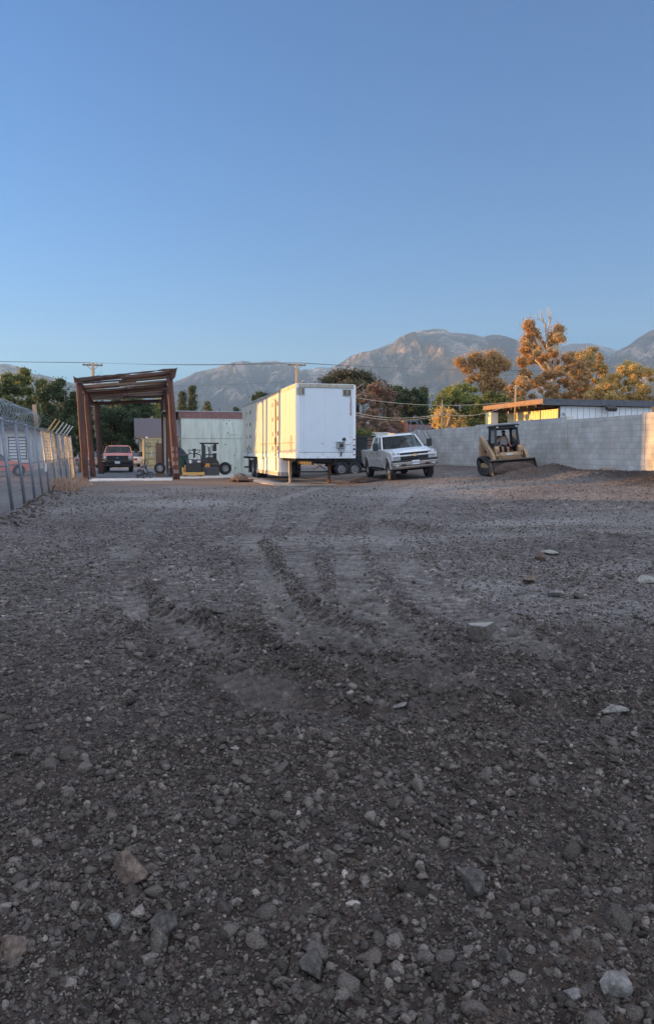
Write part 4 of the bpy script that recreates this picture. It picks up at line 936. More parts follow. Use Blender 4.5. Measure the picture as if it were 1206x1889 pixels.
# ================================================================== TIMBER GATEWAY
GW = thing('timber_gateway', 'tall rough log gateway with a ragged plank roof spanning the driveway', 'gateway', (0, 0, 0))
def log(p0, p1, r, name='post', mat='log_wood', taper=.88, n=7, knots=True):
    p0, p1 = Vector(p0), Vector(p1); m = MB(); pts = []; rad = []; g = np.random.default_rng(int(abs(p0.x*31+p0.y*7+p1.z*3)*10))
    for i in range(n+1):
        t = i/n; q = p0.lerp(p1, t)+Vector((g.normal()*.012, g.normal()*.012, 0)); pts.append(q); rad.append(r*(1+(taper-1)*t)*(1+g.normal()*.025))
    m.tube(pts, rad, 14); return m.build(name, mat, GW, smooth=True)
def roofz(x, y): return 4.99+(x+2.3)*.125*(1-.55*(y-40.4)/10.6)-.30*(y-40.4)/10.6
posts = [((-2.20, 40.5), (-2.42, 40.4), .175), ((2.42, 40.5), (2.15, 40.4), .19), ((-2.05, 44.7), (-2.3, 44.7), .17), ((2.36, 44.8), (2.2, 44.8), .17), ((-1.75, 50.2), (-2.0, 50.6), .19), ((2.28, 50.8), (2.25, 50.8), .18)]
for i, (a, b, r) in enumerate(posts):
    o = log((a[0], a[1], -.2), (b[0], b[1], roofz(b[0], b[1])-.02), r)
    if i == 1:
        for k, z in enumerate((1.62, 1.28, .86, .42)):
            m = MB(); t = z/5.2; cx = a[0]+(b[0]-a[0])*t; m.box((cx, a[1]-r*.86, z), (r*1.35, .10, .2)); m.build('reflector_block', 'band_grey', o, .01)
    if i == 0:
        for k, z in enumerate((1.55, 1.15, .8, .42)):
            m = MB(); t = z/5.2; cx = a[0]+(b[0]-a[0])*t; m.box((cx-.03, a[1]-r*.86, z), (.2, .09, .2)); m.build('reflector_block', 'log_wood', o, .01)
    if i == 4:
        for z in (1.25, 1.05, .85): MB().box((a[0]+.12, a[1]-r*.9, z), (.22, .03, .05)).build('reflector_strip', 'fork_yellow', o)
for y, dz, r in ((40.35, .07, .07), (44.75, -.12, .13), (50.7, -.12, .13)):
    x0, x1 = -2.5, 2.35; log((x0, y, roofz(x0, y)+dz), (x1+.05, y, roofz(x1, y)+dz), r*.8, 'cross_beam', 'log_wood_flat', 1)
for xx in (-2.4, 2.18): log((xx, 40.1, roofz(xx, 40.1)+.05), (xx+.05, 51.3, roofz(xx, 51.3)+.05), .11, 'side_beam', 'log_wood', 1)
gr = np.random.default_rng(12)
for half, mat in (('plank', 'plank_wood'), ('plank', 'plank_pale')):
    pass
y = 40.15; k = 0
while y < 51.2 and k < 60:
    w = gr.uniform(.16, .42); x0 = -2.62+gr.uniform(-.1, .1); x1 = 2.40+gr.uniform(-.1, .08)
    segs = [(x0, gr.uniform(-.6, .6))] ; segs.append((segs[0][1]+.02, x1))
    for (a, b) in segs:
        if gr.uniform() < (.25 if a < -1 else .01): continue
        zc = roofz((a+b)/2, y)+.16+gr.uniform(-.008, .008); sl = (roofz(b, y)-roofz(a, y))/(b-a)
        m = MB(); m.box(((a+b)/2, y+w/2, zc), (b-a, w*.96, .035), (gr.normal()*.006, -math.atan(sl)+gr.normal()*.006, gr.normal()*.012)); m.build('roof_plank', 'plank_pale' if gr.uniform() < .35 else 'plank_wood', GW)
    y += w*gr.uniform(.88, 1.0); k += 1
# ragged fascia on the roof front and its flared ends
m = MB(); n = 16; top = []; bot = []
for i in range(n+1):
    x = -2.62+5.02*i/n; z = roofz(x, 40.1); top.append((x, z+.24+gr.normal()*.012)); bot.append((x, z+.15+gr.normal()*.02))
m.prism(top+bot[::-1], 40.02, 40.1, 'y'); m.build('roof_fascia', 'bark_dark', GW)
m = MB(); m.prism([(2.25, 5.2), (2.42, 5.4), (2.54, 5.90), (2.35, 5.82), (2.1, 5.74)], 40.1, 40.35, 'y'); m.build('beam_end', 'log_wood', GW, .02); m = MB(); m.prism([(-2.68, 5.32), (-2.64, 5.05), (-2.48, 4.9), (-2.35, 5.15), (-2.5, 5.22)], 40.1, 40.3, 'y'); m.build('beam_end', 'log_wood', GW, .02)
m = MB(); m.tube([(-2.2, 40.3, 5.0), (-.4, 41.5, 5.3), (2.3, 40.35, 5.55)], .018, 5); m.tube([(-.1, 44.5, 5.25), (-.05, 44.5, 4.75)], .02, 5); m.build('dangling_cable', 'black_plastic', GW)

# ================================================================== FENCE
FEN = thing('chain_link_fence', 'galvanised chain-link fence with razor wire along the left side of the yard', 'fence', (-2.8, 0, 0))
def lean(z): return -.085*z
HT = 2.27
ys = [3.4, 5.9, 8.4, 10.9, 13.0, 15.1, 17.2, 19.3, 21.5, 23.7, 25.8, 27.9, 30.6, 33.3, 36.0, 38.6, 41.2]
for y in ys:
    big = y in (19.3, 21.5, 23.7); r = .042 if big else .03
    m = MB(); m.tube([(.04, y, -.1), (.04+lean(HT), y, HT-.02)], r, 10); m.ell((.04+lean(HT), y, HT), (r*1.3, r*1.3, r*1.1), 8, 5); m.build('post', 'galv', FEN, smooth=True)
m = MB(); m.tube([(lean(HT), y, HT+.02*math.sin(y*.9)) for y in np.arange(-1, 41.4, .6)], .024, 8); m.build('top_rail', 'galv', FEN, smooth=True)
m = MB(); m.tube([(lean(1.15)+.01, y, 1.15) for y in (-1, 20, 41.2)], .018, 6); m.tube([(lean(.5), y, .5) for y in (19, 27)], .012, 6); m.build('mid_rail', 'galv', FEN)
def chain():
    p = .058; n0 = int((41.2+1)/p); nz = int((HT-.05)/p); V = []; i = np.arange(n0)[:, None]; j = np.arange(nz+1)[None]
    sag = .03*np.sin(i*p*1.1)
    out = []
    for sgn in (0, 1):
        yy = -1+i*p+np.where((j+sgn) % 2 == 0, 0, p)+0*j; zz = .04+j*p+0*i
        xx = lean(zz)+np.where((j+sgn) % 2 == 0, .004, -.004)+sag*np.sin(zz*1.3)
        out.append(np.stack([xx, yy, zz], -1))
    P = out[0]; r = .0017
    offs = np.array([[r, r, 0], [-r, r, 0], [0, -r*1.4, 0]])
    V = (P[:, :, None, :]+offs[None, None]).reshape(-1, 3); idx = np.arange(n0*(nz+1)*3).reshape(n0, nz+1, 3)
    F = []
    for k in range(3):
        k2 = (k+1) % 3; F.append(np.stack([idx[:, :-1, k], idx[:, :-1, k2], idx[:, 1:, k2], idx[:, 1:, k]], -1).reshape(-1, 4))
    mesh_np('wire_mesh', V, np.concatenate(F), 'galv_wire', FEN)
chain()
# pale slats woven into the far bays
g2 = np.random.default_rng(8); V = []; F = []
m = MB(); y = 27.4
while y < 41.1:
    if g2.uniform() < .10: m.box((lean(1.1)-.008, y, 1.12+g2.normal()*.01), (.004, .062, 2.12), (0, .085*-1, 0))
    y += .075
m.build('privacy_slats', 'pale_metal', FEN)
# razor wire
m = MB(); n = 0; pts = []
y = 2.0; a = 0
while y < 26.2:
    rr_ = .27+.03*math.sin(n*.013); pts.append((lean(HT)-.06+math.cos(a)*rr_, y+.03*math.sin(a*1.3), HT+.22+math.sin(a)*rr_+.03*math.sin(n*.05))); a += 2*math.pi/14; y += .034; n += 1
m.tube(pts, .0048, 4, cap=False)
pts = [(p[0]*1.0+.02, p[1]+.11, HT+.22-(p[2]-HT-.22)*.9) for p in pts]; m.tube(pts[::1], .004, 4, cap=False)
for z, x in ((HT+.12, -.12), (HT+.34, -.30)): m.tube([(lean(HT)+x, y, z+.02*math.sin(y*3)) for y in np.arange(0, 26.3, .7)], .006, 4)
V = []
for i in range(0, len(pts), 4):
    p = pts[i]; m.box(p, (.032, .004, .016), (g2.uniform(0, 3), g2.uniform(0, 3), 0))
m.build('razor_coil', 'galv_wire', FEN)
m = MB(); m.tube([(lean(2.3)+.02, 26.6, 2.2), (lean(2.8)+.0, 26.6, 3.05)], .07, 10); m.build('end_post', 'pole_wood', FEN, smooth=True)
for k, y in enumerate((29.8, 31.4, 33.2, 35.0, 36.8, 38.4)):
    m = MB(); m.box((lean(HT)+.18, y, HT+.21), (.05, .025, .58), (0, .62, 0)); m.build('outrigger_arm', 'fork_yellow' if k < 2 else 'pale_metal', FEN)
m = MB()
for k in range(4): m.tube([(lean(HT)+.05+k*.1, 26.6, HT+.05+k*.14), (lean(HT)+.05+k*.1, 34, HT+.02+k*.13), (lean(HT)+.05+k*.1, 40, HT+.05+k*.14)], .004, 4)
m.build('barbed_wire', 'galv_wire', FEN)
MB().box((.03, 27.0, .95), (.02, .35, .28)).build('hung_plate', 'sticker', FEN)

# ================================================================== PALE GREEN BUILDING
GB = thing('flat_building', 'pale green panelled building with reddish fascia left of the white trailer', 'building', (3.2, 48.4, 0))
gw, gd, gt = 4.7, 3.2, 3.62
part('wall', 'green_wall', GB, [(0, gw, 0, gd, 0, gt)])
m = MB(); m.bb(-.12, gw+.12, -.06, gd+.1, gt, gt+.40); m.build('fascia', 'fascia_red', GB)
m = MB(); m.bb(-1.1, gw+.2, -.10, gd+.15, gt+.40, gt+.46); m.build('roof', 'roof_edge', GB)
m = MB(); m.bb(-1.05, -.15, .4, gd, gt+.26, gt+.395)
for y in np.arange(.6, gd, 1.2): m.bb(-1.0, -.02, y, y+.09, gt+.08, gt+.26)
m.build('porch_roof', 'dark_trim', GB)
m = MB()
for x in (1.95, 3.88): m.bb(x, x+.014, -.008, .01, .1, gt-.01)
m.bb(0, gw, -.010, .01, gt-1.32, gt-1.30); m.bb(0, .03, -.012, .01, 0, gt)
m.build('panel_joint', 'seam', GB)
m = MB()
for x, z, s in ((2.75, 3.43, .05), (3.1, 3.44, .05), (2.92, 3.25, .05), (2.98, 2.65, .06), (2.8, 1.05+.85, .07), (3.4, 1.2, .05), (3.2, .55, .06), (3.45, .38, .06), (3.1, 2.55, .5)): m.bb(x, x+s, -.012, .01, z, z+(.07 if s < .4 else .015))
m.build('wall_patch', 'dark_trim', GB)
part('side_door', 'rail_metal', GB, [(-.03, .01, .2, 1.1, 0, 2.2)]); 
for y in (1.4,): f = part('window', 'white_paint', GB, [(-.04, .01, y, y+1.6, 1.2, 2.6)]); part('pane', 'glass_dark', f, [(-.045, -.035, y+.08, y+.76, 1.28, 2.52), (-.045, -.035, y+.84, y+1.52, 1.28, 2.52)])
for y in (.9, 2.9): part('porch_post', 'stucco', GB, [(-1.02, -.88, y, y+.14, 0, gt+.26)])
m = MB(); m.tube([(2.8, 3.0, gt+.4), (2.8, 3.0, gt+.75)], .06, 8); m.ell((2.8, 3.0, gt+.78), (.11, .11, .07), 8, 5); m.build('roof_vent', 'galv', GB)

# green bin and tarp between the post and the wall
B_ = thing('rubbish_bin', 'dark green bin with a black lid beside the right gateway post', 'bin', (2.95, 43.6, .06))
m = MB(); m.hexa([(-.26, -.3, .08), (.26, -.3, .08), (.26, .3, .08), (-.26, .3, .08), (-.32, -.36, 1.15), (.32, -.36, 1.15), (.32, .36, 1.15), (-.32, .36, 1.15)]); m.build('body', 'bin_green', B_, .02)
m = MB(); m.hexa([(-.35, -.40, 1.15), (.35, -.40, 1.15), (.35, .38, 1.15), (-.35, .38, 1.15), (-.3, -.33, 1.24), (.3, -.33, 1.24), (.28, .34, 1.30), (-.28, .34, 1.30)]); m.build('lid', 'black_plastic', B_, .02)
for s in (-.24, .24): MB().lathe([(0, -.03), (.1, -.03), (.1, .03), (0, .03)], (s, .3, .1), 'x', 14).build('wheel', 'tyre', B_)
m = MB(); g3 = np.random.default_rng(4)
vv, ff = ico(3); vv = vv*np.array([.52, .6, .85])*(1+.12*fbm(vv[:, 0]*3, vv[:, 1]*3+vv[:, 2]*2, 3, 9))[:, None]; vv[:, 2] = np.maximum(vv[:, 2]+.78, 0)
tp = mesh_np('covered_mower', vv, ff, 'tarp_dark', smooth=True); tp.location = (2.9, 45.2, .06); tag(tp, 'black tarp-covered heap behind the dark green bin', 'tarp heap')
m = MB(); m.bb(-.4, .4, -.03, .03, 0, 2.1); m.bb(-.45, -.35, -.05, .05, 0, 2.15); m.bb(.35, .45, -.05, .05, 0, 2.15); o = m.build('plywood_screen', 'board_brown'); o.location = (PX(300, Y=57)[0], 57, 0); tag(o, 'brown wooden screen beside the tan container, behind the right gateway post', 'screen')

# ================================================================== SHIPPING CONTAINER
cx0, cy0 = PX(266.5, Y=66.5); SC = thing('shipping_container', 'tan shipping container with closed ribbed doors seen through the gateway', 'container', (cx0, cy0, .04))
m = MB(); m.bb(0, 2.44, .06, 6.0, .12, 2.55); m.build('shell', 'tan_steel', SC)
m = MB()
for a in ((0, .1, -.02, .08, 0, 2.59), (2.34, 2.44, -.02, .08, 0, 2.59), (0, 2.44, -.02, .08, 2.47, 2.59), (0, 2.44, -.02, .08, 0, .14)): m.bb(*a)
for y in np.arange(.2, 5.9, .28): m.bb(-.02, .0, y, y+.14, .16, 2.45); m.bb(2.44, 2.46, y, y+.14, .16, 2.45)
m.build('frame', 'tan_steel', SC, .006)
for x0, x1 in ((.11, 1.21), (1.235, 2.33)):
    m = MB(); m.bb(x0, x1, .0, .055, .15, 2.46)
    for k in range(4): m.bb(x0+.06, x1-.06, -.03, .0, .28+k*.55, .66+k*.55)
    d = m.build('door', 'tan_steel', SC, .006)
    q = MB(); q.bb(x0-.012, x0+.03, -.04, -.001, .15, 2.46); q.bb(x1-.03, x1+.012, -.04, -.001, .15, 2.46)
    for z in (.16, .72, 1.27, 1.82, 2.43): q.bb(x0+.031, x1-.031, -.006, -.001, z, z+.05)
    q.build('door_gasket', 'seam', d)
    for xx in (x0+.28, x1-.28):
        q = MB(); q.tube([(xx, -.045, .12), (xx, -.045, 2.5)], .018, 8)
        for z in (.3, .95, 1.6, 2.3): q.bb(xx-.05, xx+.05, -.04, .0, z, z+.06)
        q.bb(xx-.02, xx+.32 if xx < (x0+x1)/2 else xx+.05, -.06, -.04, 1.18, 1.23); q.build('locking_rod', 'rail_metal', d)
text('container_mark', 'm', .62, 'seam', SC, (.42, -.05, 2.12), (math.pi/2, 0, 0), .01, 1.1)
text('container_mark', 'sc', .34, 'seam', SC, (.46, -.05, 1.86), (math.pi/2, 0, 0), .01, 1.0)
text('container_mark', '2', .5, 'sticker', SC, (.62, -.05, 1.25), (math.pi/2, .25, 0), .01)

# ================================================================== PICKUP TRUCKS
def skin_body(name, pts, edges, radii, mat, parent, sub=1, root=0):
    me = bpy.data.meshes.new(name); me.from_pydata([tuple(p) for p in pts], edges, []); o = bpy.data.objects.new(name, me); COL.objects.link(o)
    md = o.modifiers.new('skin', 'SKIN'); md.use_smooth_shade = True
    sv = me.skin_vertices[0].data
    for i, r in enumerate(radii): sv[i].radius = (r, r) if not hasattr(r, '__len__') else r; sv[i].use_root = (i == root)
    s = o.modifiers.new('sub', 'SUBSURF'); s.levels = sub; s.render_levels = sub
    me.materials.append(M[mat]); o.parent = parent; return o
def seated_person(label, loc, rz, beard=False, tank=False, arms='wheel', name='person', legs=True, scale=1.0, hairless=False):
    """local x forward, origin on the seat under the hips"""
    P = thing(name, label, 'person', loc, rz)
    P.scale = (scale,)*3
    pts = [(0, 0, .10), (.0, 0, .28), (-.03, 0, .46), (-.03, 0, .54), (-.01, 0, .63), (.01, 0, .70), (.02, 0, .80), (.02, 0, .86)]
    rad = [(.15, .17), (.13, .16), (.12, .17), (.07, .12), (.058, .058), (.078, .072), (.10, .083), (.07, .06)]
    E = [(i, i+1) for i in range(7)]
    for s in (-1, 1):
        b = len(pts)
        if arms == 'wheel': A = [(-.03, s*.19, .50), (.08, s*.26, .27), (.32, s*.17, .26), (.40, s*.15, .28)]
        else: A = [(-.03, s*.19, .50), (.03, s*.29, .27), (.28, s*.28, .18), (.36, s*.27, .19)]
        pts += A; rad += [.062, .047, .034, .03]; E += [(3, b), (b, b+1), (b+1, b+2), (b+2, b+3)]
        h = A[3]
        for f in range(4):
            q = len(pts); yy = h[1]+s*.0+(f-1.5)*.019; L_ = (.035, .04, .037, .03)[f]
            pts += [(h[0]+.045, yy, h[2]+.005), (h[0]+.045+L_*.8, yy, h[2]-.012), (h[0]+.05+L_*.6, yy, h[2]-.045)]; rad += [.0095, .009, .008]; E += [(b+3, q), (q, q+1), (q+1, q+2)]
        q = len(pts); pts += [(h[0]+.02, h[1]-s*.035, h[2]-.008), (h[0]+.05, h[1]-s*.045, h[2]-.03)]; rad += [.011, .009]; E += [(b+3, q), (q, q+1)]
        if legs:
            q = len(pts); pts += [(.06, s*.10, .06), (.42, s*.13, .10), (.47, s*.12, -.30), (.47, s*.12, -.38), (.58, s*.13, -.41)]; rad += [.10, .068, .042, .04, .034]; E += [(0, q), (q, q+1), (q+1, q+2), (q+2, q+3), (q+3, q+4)]
    skin_body('body', pts, E, rad, 'skin', P, 2)
    # face
    m = MB(); 
    m.ell((.115, 0, .775), (.018, .014, .028), 8, 6); m.ell((.105, 0, .735), (.012, .03, .008), 8, 4)
    for s in (-1, 1): m.ell((.02, s*.088, .78), (.018, .01, .03), 8, 5)
    m.build('face_features', 'skin', P, smooth=True)
    m = MB()
    for s in (-1, 1): m.ell((.108, s*.036, .80), (.01, .024, .016), 8, 5)
    m.bb(.108, .114, -.03, .03, .803, .808); m.build('sunglasses', 'black_plastic', P)
    m = MB(); m.ell((.0, 0, .845), (.108, .092, .06), 14, 8); m.ell((-.045, 0, .79), (.07, .086, .08), 12, 8); m.build('hair', 'hair', P, smooth=True)
    if beard: m = MB(); m.ell((.065, 0, .70), (.066, .07, .062), 12, 8); m.ell((.075, 0, .66), (.05, .05, .05), 10, 6); m.build('beard', 'hair', P, smooth=True)
    sp = [(0, 0, .08), (.0, 0, .28), (-.03, 0, .46), (-.03, 0, .53)]; sr = [(.165, .19), (.145, .178), (.135, .187), (.085, .14)]; se = [(0, 1), (1, 2), (2, 3)]
    if not tank:
        for s in (-1, 1): b = len(sp); sp += [(-.03, s*.19, .50), (.05, s*.245, .34)]; sr += [.077, .064]; se += [(3, b), (b, b+1)]
    skin_body('shirt', sp, se, sr, 'shirt_grey', P, 2)
    if legs:
        sp = [(0, 0, .06)]; sr = [(.16, .18)]; se = []
        for s in (-1, 1): b = len(sp); sp += [(.08, s*.10, .06), (.36, s*.128, .10)]; sr += [.118, .092]; se += [(0, b), (b, b+1)]
        skin_body('shorts', sp, se, sr, 'cloth_dark', P, 2)
        for s in (-1, 1):
            m = MB(); m.tube([(.47, s*.12, -.28), (.47, s*.12, -.39)], .05, 10); m.build('sock', 'sock_white', P, smooth=True)
            m = MB(); m.ell((.53, s*.125, -.42), (.14, .052, .05), 12, 6); m.build('shoe', 'shoe', P, smooth=True)
    return P

def pickup(name, label, x, y, rz, paint, style, crew=True, z=None, rx=0, ry=0):
    Lh = 2.95 if crew else 2.75; fa = 1.92 if crew else 1.75; ra = -1.98 if crew else -1.75
    if z is None: z = gz(x, y)
    P = thing(name, label, 'pickup truck', (x, y, z), rz, None, rx, ry)
    wr = .41; bz = .58; belt = 1.28; bed = 1.30
    cow = 1.18; rb = -1.02 if crew else -.75                      # cowl and back of the cab
    fr = 2.78 if crew else 2.6
    def arch(cx, n=9): return [(cx+.50*math.cos(a), bz-.08+.50*math.sin(a)) for a in np.linspace(.05, math.pi-.05, n)]
    low = [(-Lh+.05, bz+.12)]+[(p[0], p[1]) for p in arch(ra)[::-1]]+[(p[0], p[1]) for p in arch(fa)[::-1]]+[(fr, bz)]
    up = [(fr+.02, 1.10), (fr-.12, 1.19), (cow+.2, 1.33), (cow, belt+.06), (rb, belt+.06), (rb-.04, bed), (-Lh+.03, bed), (-Lh, bed-.1)]
    m = MB()
    for s in (-1, 1):                                            # two fender shells with a core between the arches
        m.prism(low+up, s*.99, s*.60, 'y')
    m.build('body', paint, P, .03)
    m = MB(); core = [(rb, bz), (cow-.15, bz), (cow, belt-.02), (rb, belt-.02)]
    m.prism([(-Lh+.05, bz+.12), (rb, bz+.12), (rb, 1.05), (-Lh+.05, 1.05)], -.61, .61, 'y'); m.prism([(rb, bz), (cow, bz), (cow, .78), (rb, .78)], -.61, .61, 'y')
    m.bb(cow-.02, cow+.02, -.61, .61, .7, belt); m.bb(rb-.04, rb+.02, -.75, .75, .6, belt+.05)
    m.build('floor', 'black_plastic', P)
    m = MB(); m.prism([(cow-.04, belt), (cow+.16, 1.345), (cow+.9, 1.335), (fr-.14, 1.215), (fr+.0, 1.13), (fr, 1.0), (cow, 1.0)], -.80, .80, 'y')
    m.prism([(cow+.3, 1.35), (cow+.9, 1.352), (fr-.25, 1.26), (fr-.25, 1.2), (cow+.3, 1.3)], -.42, .42, 'y')
    m.build('hood', paint, P, .035)
    m = MB(); m.bb(-Lh, -Lh+.06, -.93, .93, bz+.2, bed); m.build('tailgate', paint, P, .02)
    # cab
    rz0, rz1 = 1.95 if crew else 1.88, belt+.04; tb = .20                      # tumblehome
    rf = .42 if crew else .35; rbk = rb+.16
    def side(x, z, s): t = (z-rz1)/(rz0-rz1); return (x, s*(.955-tb*t), z)
    m = MB(); m.hexa([(rf+.08, -.74, rz0-.08), (rf+.08, .74, rz0-.08), (rbk-.03, .75, rz0-.08), (rbk-.03, -.75, rz0-.08), (rf-.12, -.66, rz0), (rf-.12, .66, rz0), (rbk+.1, .66, rz0), (rbk+.1, -.66, rz0)]); m.build('roof', paint, P, .03)
    m = MB()
    for s in (-1, 1):
        def bar(a, b, w, t=.05):
            a, b = Vector(a), Vector(b); m.hexa([a+Vector((-w/2, -t/2*s, 0)), a+Vector((w/2, -t/2*s, 0)), a+Vector((w/2, t/2*s, 0)), a+Vector((-w/2, t/2*s, 0)), b+Vector((-w/2, -t/2*s, 0)), b+Vector((w/2, -t/2*s, 0)), b+Vector((w/2, t/2*s, 0)), b+Vector((-w/2, t/2*s, 0))])
        bar(side(cow-.02, rz1-.03, s), side(rf+.05, rz0-.06, s), .09)
        if crew: bar(side(.12, rz1-.03, s), side(.07, rz0-.06, s), .10)
        bar(side(rb+.1, rz1-.03, s), side(rbk+.12, rz0-.06, s), .24)
    m.bb(rb+.0, rb+.06, -.9, .9, rz1-.04, rz1+.08)
    m.build('pillars', paint, P, .008)
    def pane(nm, q): 
        a = [Vector(v) for v in q]; n_ = (a[1]-a[0]).cross(a[2]-a[0]).normalized()*.006; mm = MB(); mm.hexa([v-n_ for v in a]+[v+n_ for v in a]); return mm.build(nm, 'cab_glass', P)
    pane('windshield', [(cow-.0, -.86, rz1), (cow-.0, .86, rz1), (rf+.06, .70, rz0-.07), (rf+.06, -.70, rz0-.07)])
    pane('rear_window', [(rb+.03, .80, rz1+.08), (rb+.03, -.80, rz1+.08), (rbk, -.68, rz0-.08), (rbk, .68, rz0-.08)])
    for s in (-1, 1):
        if crew: spans = [(cow-.08, .17, rf+.0, .12), (.07, rb+.22, .02, rbk+.24)]
        else: spans = [(cow-.08, rb+.22, rf+.0, rbk+.24)]
        for (a, b, c, d) in spans: pane('side_window', [side(a, rz1, s), side(b, rz1, s), side(d, rz0-.08, s), side(c, rz0-.08, s)])
    m = MB()
    for s in (-.42, .42): m.box((.0, s, .86), (.5, .5, .16)); m.box((-.30, s, 1.16), (.14, .5, .62), (0, -.15, 0)); m.box((-.36, s, 1.56), (.09, .26, .18)); 
    if crew: m.box((-.85, 0, 1.12), (.14, 1.3, .6), (0, -.15, 0))
    m.bb(cow-.35, cow-.02, -.8, .8, 1.05, 1.32); m.build('seats', 'seat_grey', P, .02)
    m = MB(); pts = [(cow-.42+.03*math.sin(a), .40+.19*math.cos(a), 1.36+.19*math.sin(a)) for a in np.linspace(0, 2*math.pi, 17)]; m.tube(pts, .016, 6, cap=False); m.build('steering_wheel', 'black_plastic', P)
    # doors
    for s in (-1, 1):
        spans = [(.12, cow-.12), (rb+.1, .10)] if crew else [(rb+.1, cow-.12)]
        for (a, b) in spans:
            m = MB(); y0, y1 = (.985, .997) if s > 0 else (-.997, -.985)
            m.bb(a, b, y0, y1, bz+.10, belt+.02); d = m.build('door', paint, P, .008)
            q = MB(); q.bb(a+.10, a+.28, s*1.0-.012, s*1.0+.02, belt-.14, belt-.09); q.build('handle', 'black_plastic', d, .006)
        m = MB(); m.bb(rb+.1, cow-.1, s*1.0-.01, s*1.0+.014, .86, .98); m.build('side_moulding', 'white_rail' if style == 'bar' else paint, P, .008)
        # mirrors
        m = MB(); m.tube([(cow-.14, s*.93, 1.36), (cow-.08, s*1.17, 1.42)], .022, 6)
        m.box((cow-.08, s*1.24, 1.47), (.10, .22, .34 if style == 'bar' else .22)); m.build('mirror', 'black_plastic', P, .02)
        m = MB(); m.bb(rb+.1, cow-.2, s*.96-.09, s*.96+.04, bz-.16, bz-.10); m.build('running_board', 'black_plastic', P, .01)
    # wheels
    for wx in (fa, ra):
        for s in (-1, 1):
            wheel(P, wx, s*.85, wr, wr, .27, s)
            mm = MB(); arcp = [(wx+.49*math.cos(a), bz-.08+.49*math.sin(a)) for a in np.linspace(0, math.pi, 12)]
            mm.prism(arcp+[(wx+.0, bz+.40)], s*.60, s*.62, 'y')
            m3 = MB(); 
            for i in range(11): a0, a1 = math.pi*i/11, math.pi*(i+1)/11; m3.hexa([(wx+.505*math.cos(a0), s*.62, bz-.08+.505*math.sin(a0)), (wx+.505*math.cos(a1), s*.62, bz-.08+.505*math.sin(a1)), (wx+.505*math.cos(a1), s*1.0, bz-.08+.505*math.sin(a1)), (wx+.505*math.cos(a0), s*1.0, bz-.08+.505*math.sin(a0)), (wx+.53*math.cos(a0), s*.62, bz-.08+.53*math.sin(a0)), (wx+.53*math.cos(a1), s*.62, bz-.08+.53*math.sin(a1)), (wx+.53*math.cos(a1), s*1.004, bz-.08+.53*math.sin(a1)), (wx+.53*math.cos(a0), s*1.004, bz-.08+.53*math.sin(a0))])
            m3.build('wheel_arch', paint if style == 'bar' else 'black_plastic', P)
    m = MB(); m.tube([(fa, -.8, wr), (fa, .8, wr)], .06, 8); m.tube([(ra, -.8, wr), (ra, .8, wr)], .07, 8); m.ell((ra, 0, wr), (.16, .2, .16)); m.bb(ra, fa, -.42, -.32, .5, .6); m.bb(ra, fa, .32, .42, .5, .6); m.build('axle', 'black_steel', P)
    f = fr+.02
    if style == 'bar':
        m = MB(); m.bb(f-.1, f+.01, -.62, .62, .90, 1.17); g_ = m.build('grille', 'black_plastic', P, .01)
        for k in range(7): MB().bb(f+.01, f+.02, -.6, .6, .92+k*.035, .928+k*.035).build('grille_slat', 'black_steel', g_)
        m = MB(); m.bb(f+.0, f+.05, -.93, .93, 1.015, 1.075); m.build('chrome_bar', 'bar_metal', P, .012)
        m = MB(); o1 = .11; hh = .042
        m.prism([(-o1-.03, -hh*.55), (-o1*.55-.0, -hh*.55), (-o1*.5, -hh), (o1*.35, -hh), (o1*.45, -hh*.55), (o1+.01, -hh*.55), (o1+.03, hh*.55), (o1*.55, hh*.55), (o1*.5, hh), (-o1*.35, hh), (-o1*.45, hh*.55), (-o1-.01, hh*.55)], f+.05, f+.065, 'x')
        m = MB(); m.add([(f+.052, y_, 1.045+z_) for y_, z_ in ((-.15, -.024), (-.065, -.024), (-.06, -.05), (.05, -.05), (.058, -.024), (.138, -.024), (.15, .024), (.065, .024), (.06, .05), (-.05, .05), (-.058, .024), (-.138, .024))]+[(f+.068, y_, 1.045+z_) for y_, z_ in ((-.15, -.024), (-.065, -.024), (-.06, -.05), (.05, -.05), (.058, -.024), (.138, -.024), (.15, .024), (.065, .024), (.06, .05), (-.05, .05), (-.058, .024), (-.138, .024))], [tuple(range(12))[::-1], tuple(range(12, 24))]+[(i, (i+1) % 12, 12+(i+1) % 12, 12+i) for i in range(12)])
        m.build('emblem', 'gold', P)
        for s in (-1, 1):
            a, b = sorted((s*.64, s*.96)); h = MB().bb(f-.12, f-.0, a, b, 1.08, 1.20).build('headlight', 'lamp_glass', P, .015)
            MB().bb(f-.12, f-.0, a, b, .885, 1.01).build('turn_lamp', 'lamp_glass', P, .015)
            MB().ell((f-.02, (a+b)/2, 1.14), (.03, .07, .045)).build('bulb', 'chrome', h)
        m = MB(); m.bb(f-.14, f+.10, -.99, .99, .79, .875); m.build('bumper_strip', 'black_plastic', P, .02)
        m = MB(); m.prism([(f-.30, .60), (f+.06, .60), (f+.10, .66), (f+.10, .79), (f-.30, .79)], -.995, .995, 'y'); m.prism([(f-.2, .47), (f+.02, .50), (f+.05, .60), (f-.2, .60)], -.9, .9, 'y'); m.build('bumper', 'bumper_grey', P, .03)
        for s in (-1, 1): q = MB().bb(f+.08, f+.108, min(s*.42, s*.62), max(s*.42, s*.62), .61, .70).build('tow_hook_opening', 'black_plastic', P, .01); q = MB().ell((f+.09, s*.80, .64), (.03, .09, .04)).build('fog_lamp', 'lamp_glass', P)
        pz, pw = .74, .165
    else:
        m = MB(); m.bb(f-.1, f+.02, -.70, .70, .84, 1.17); g_ = m.build('grille', 'black_plastic', P, .012)
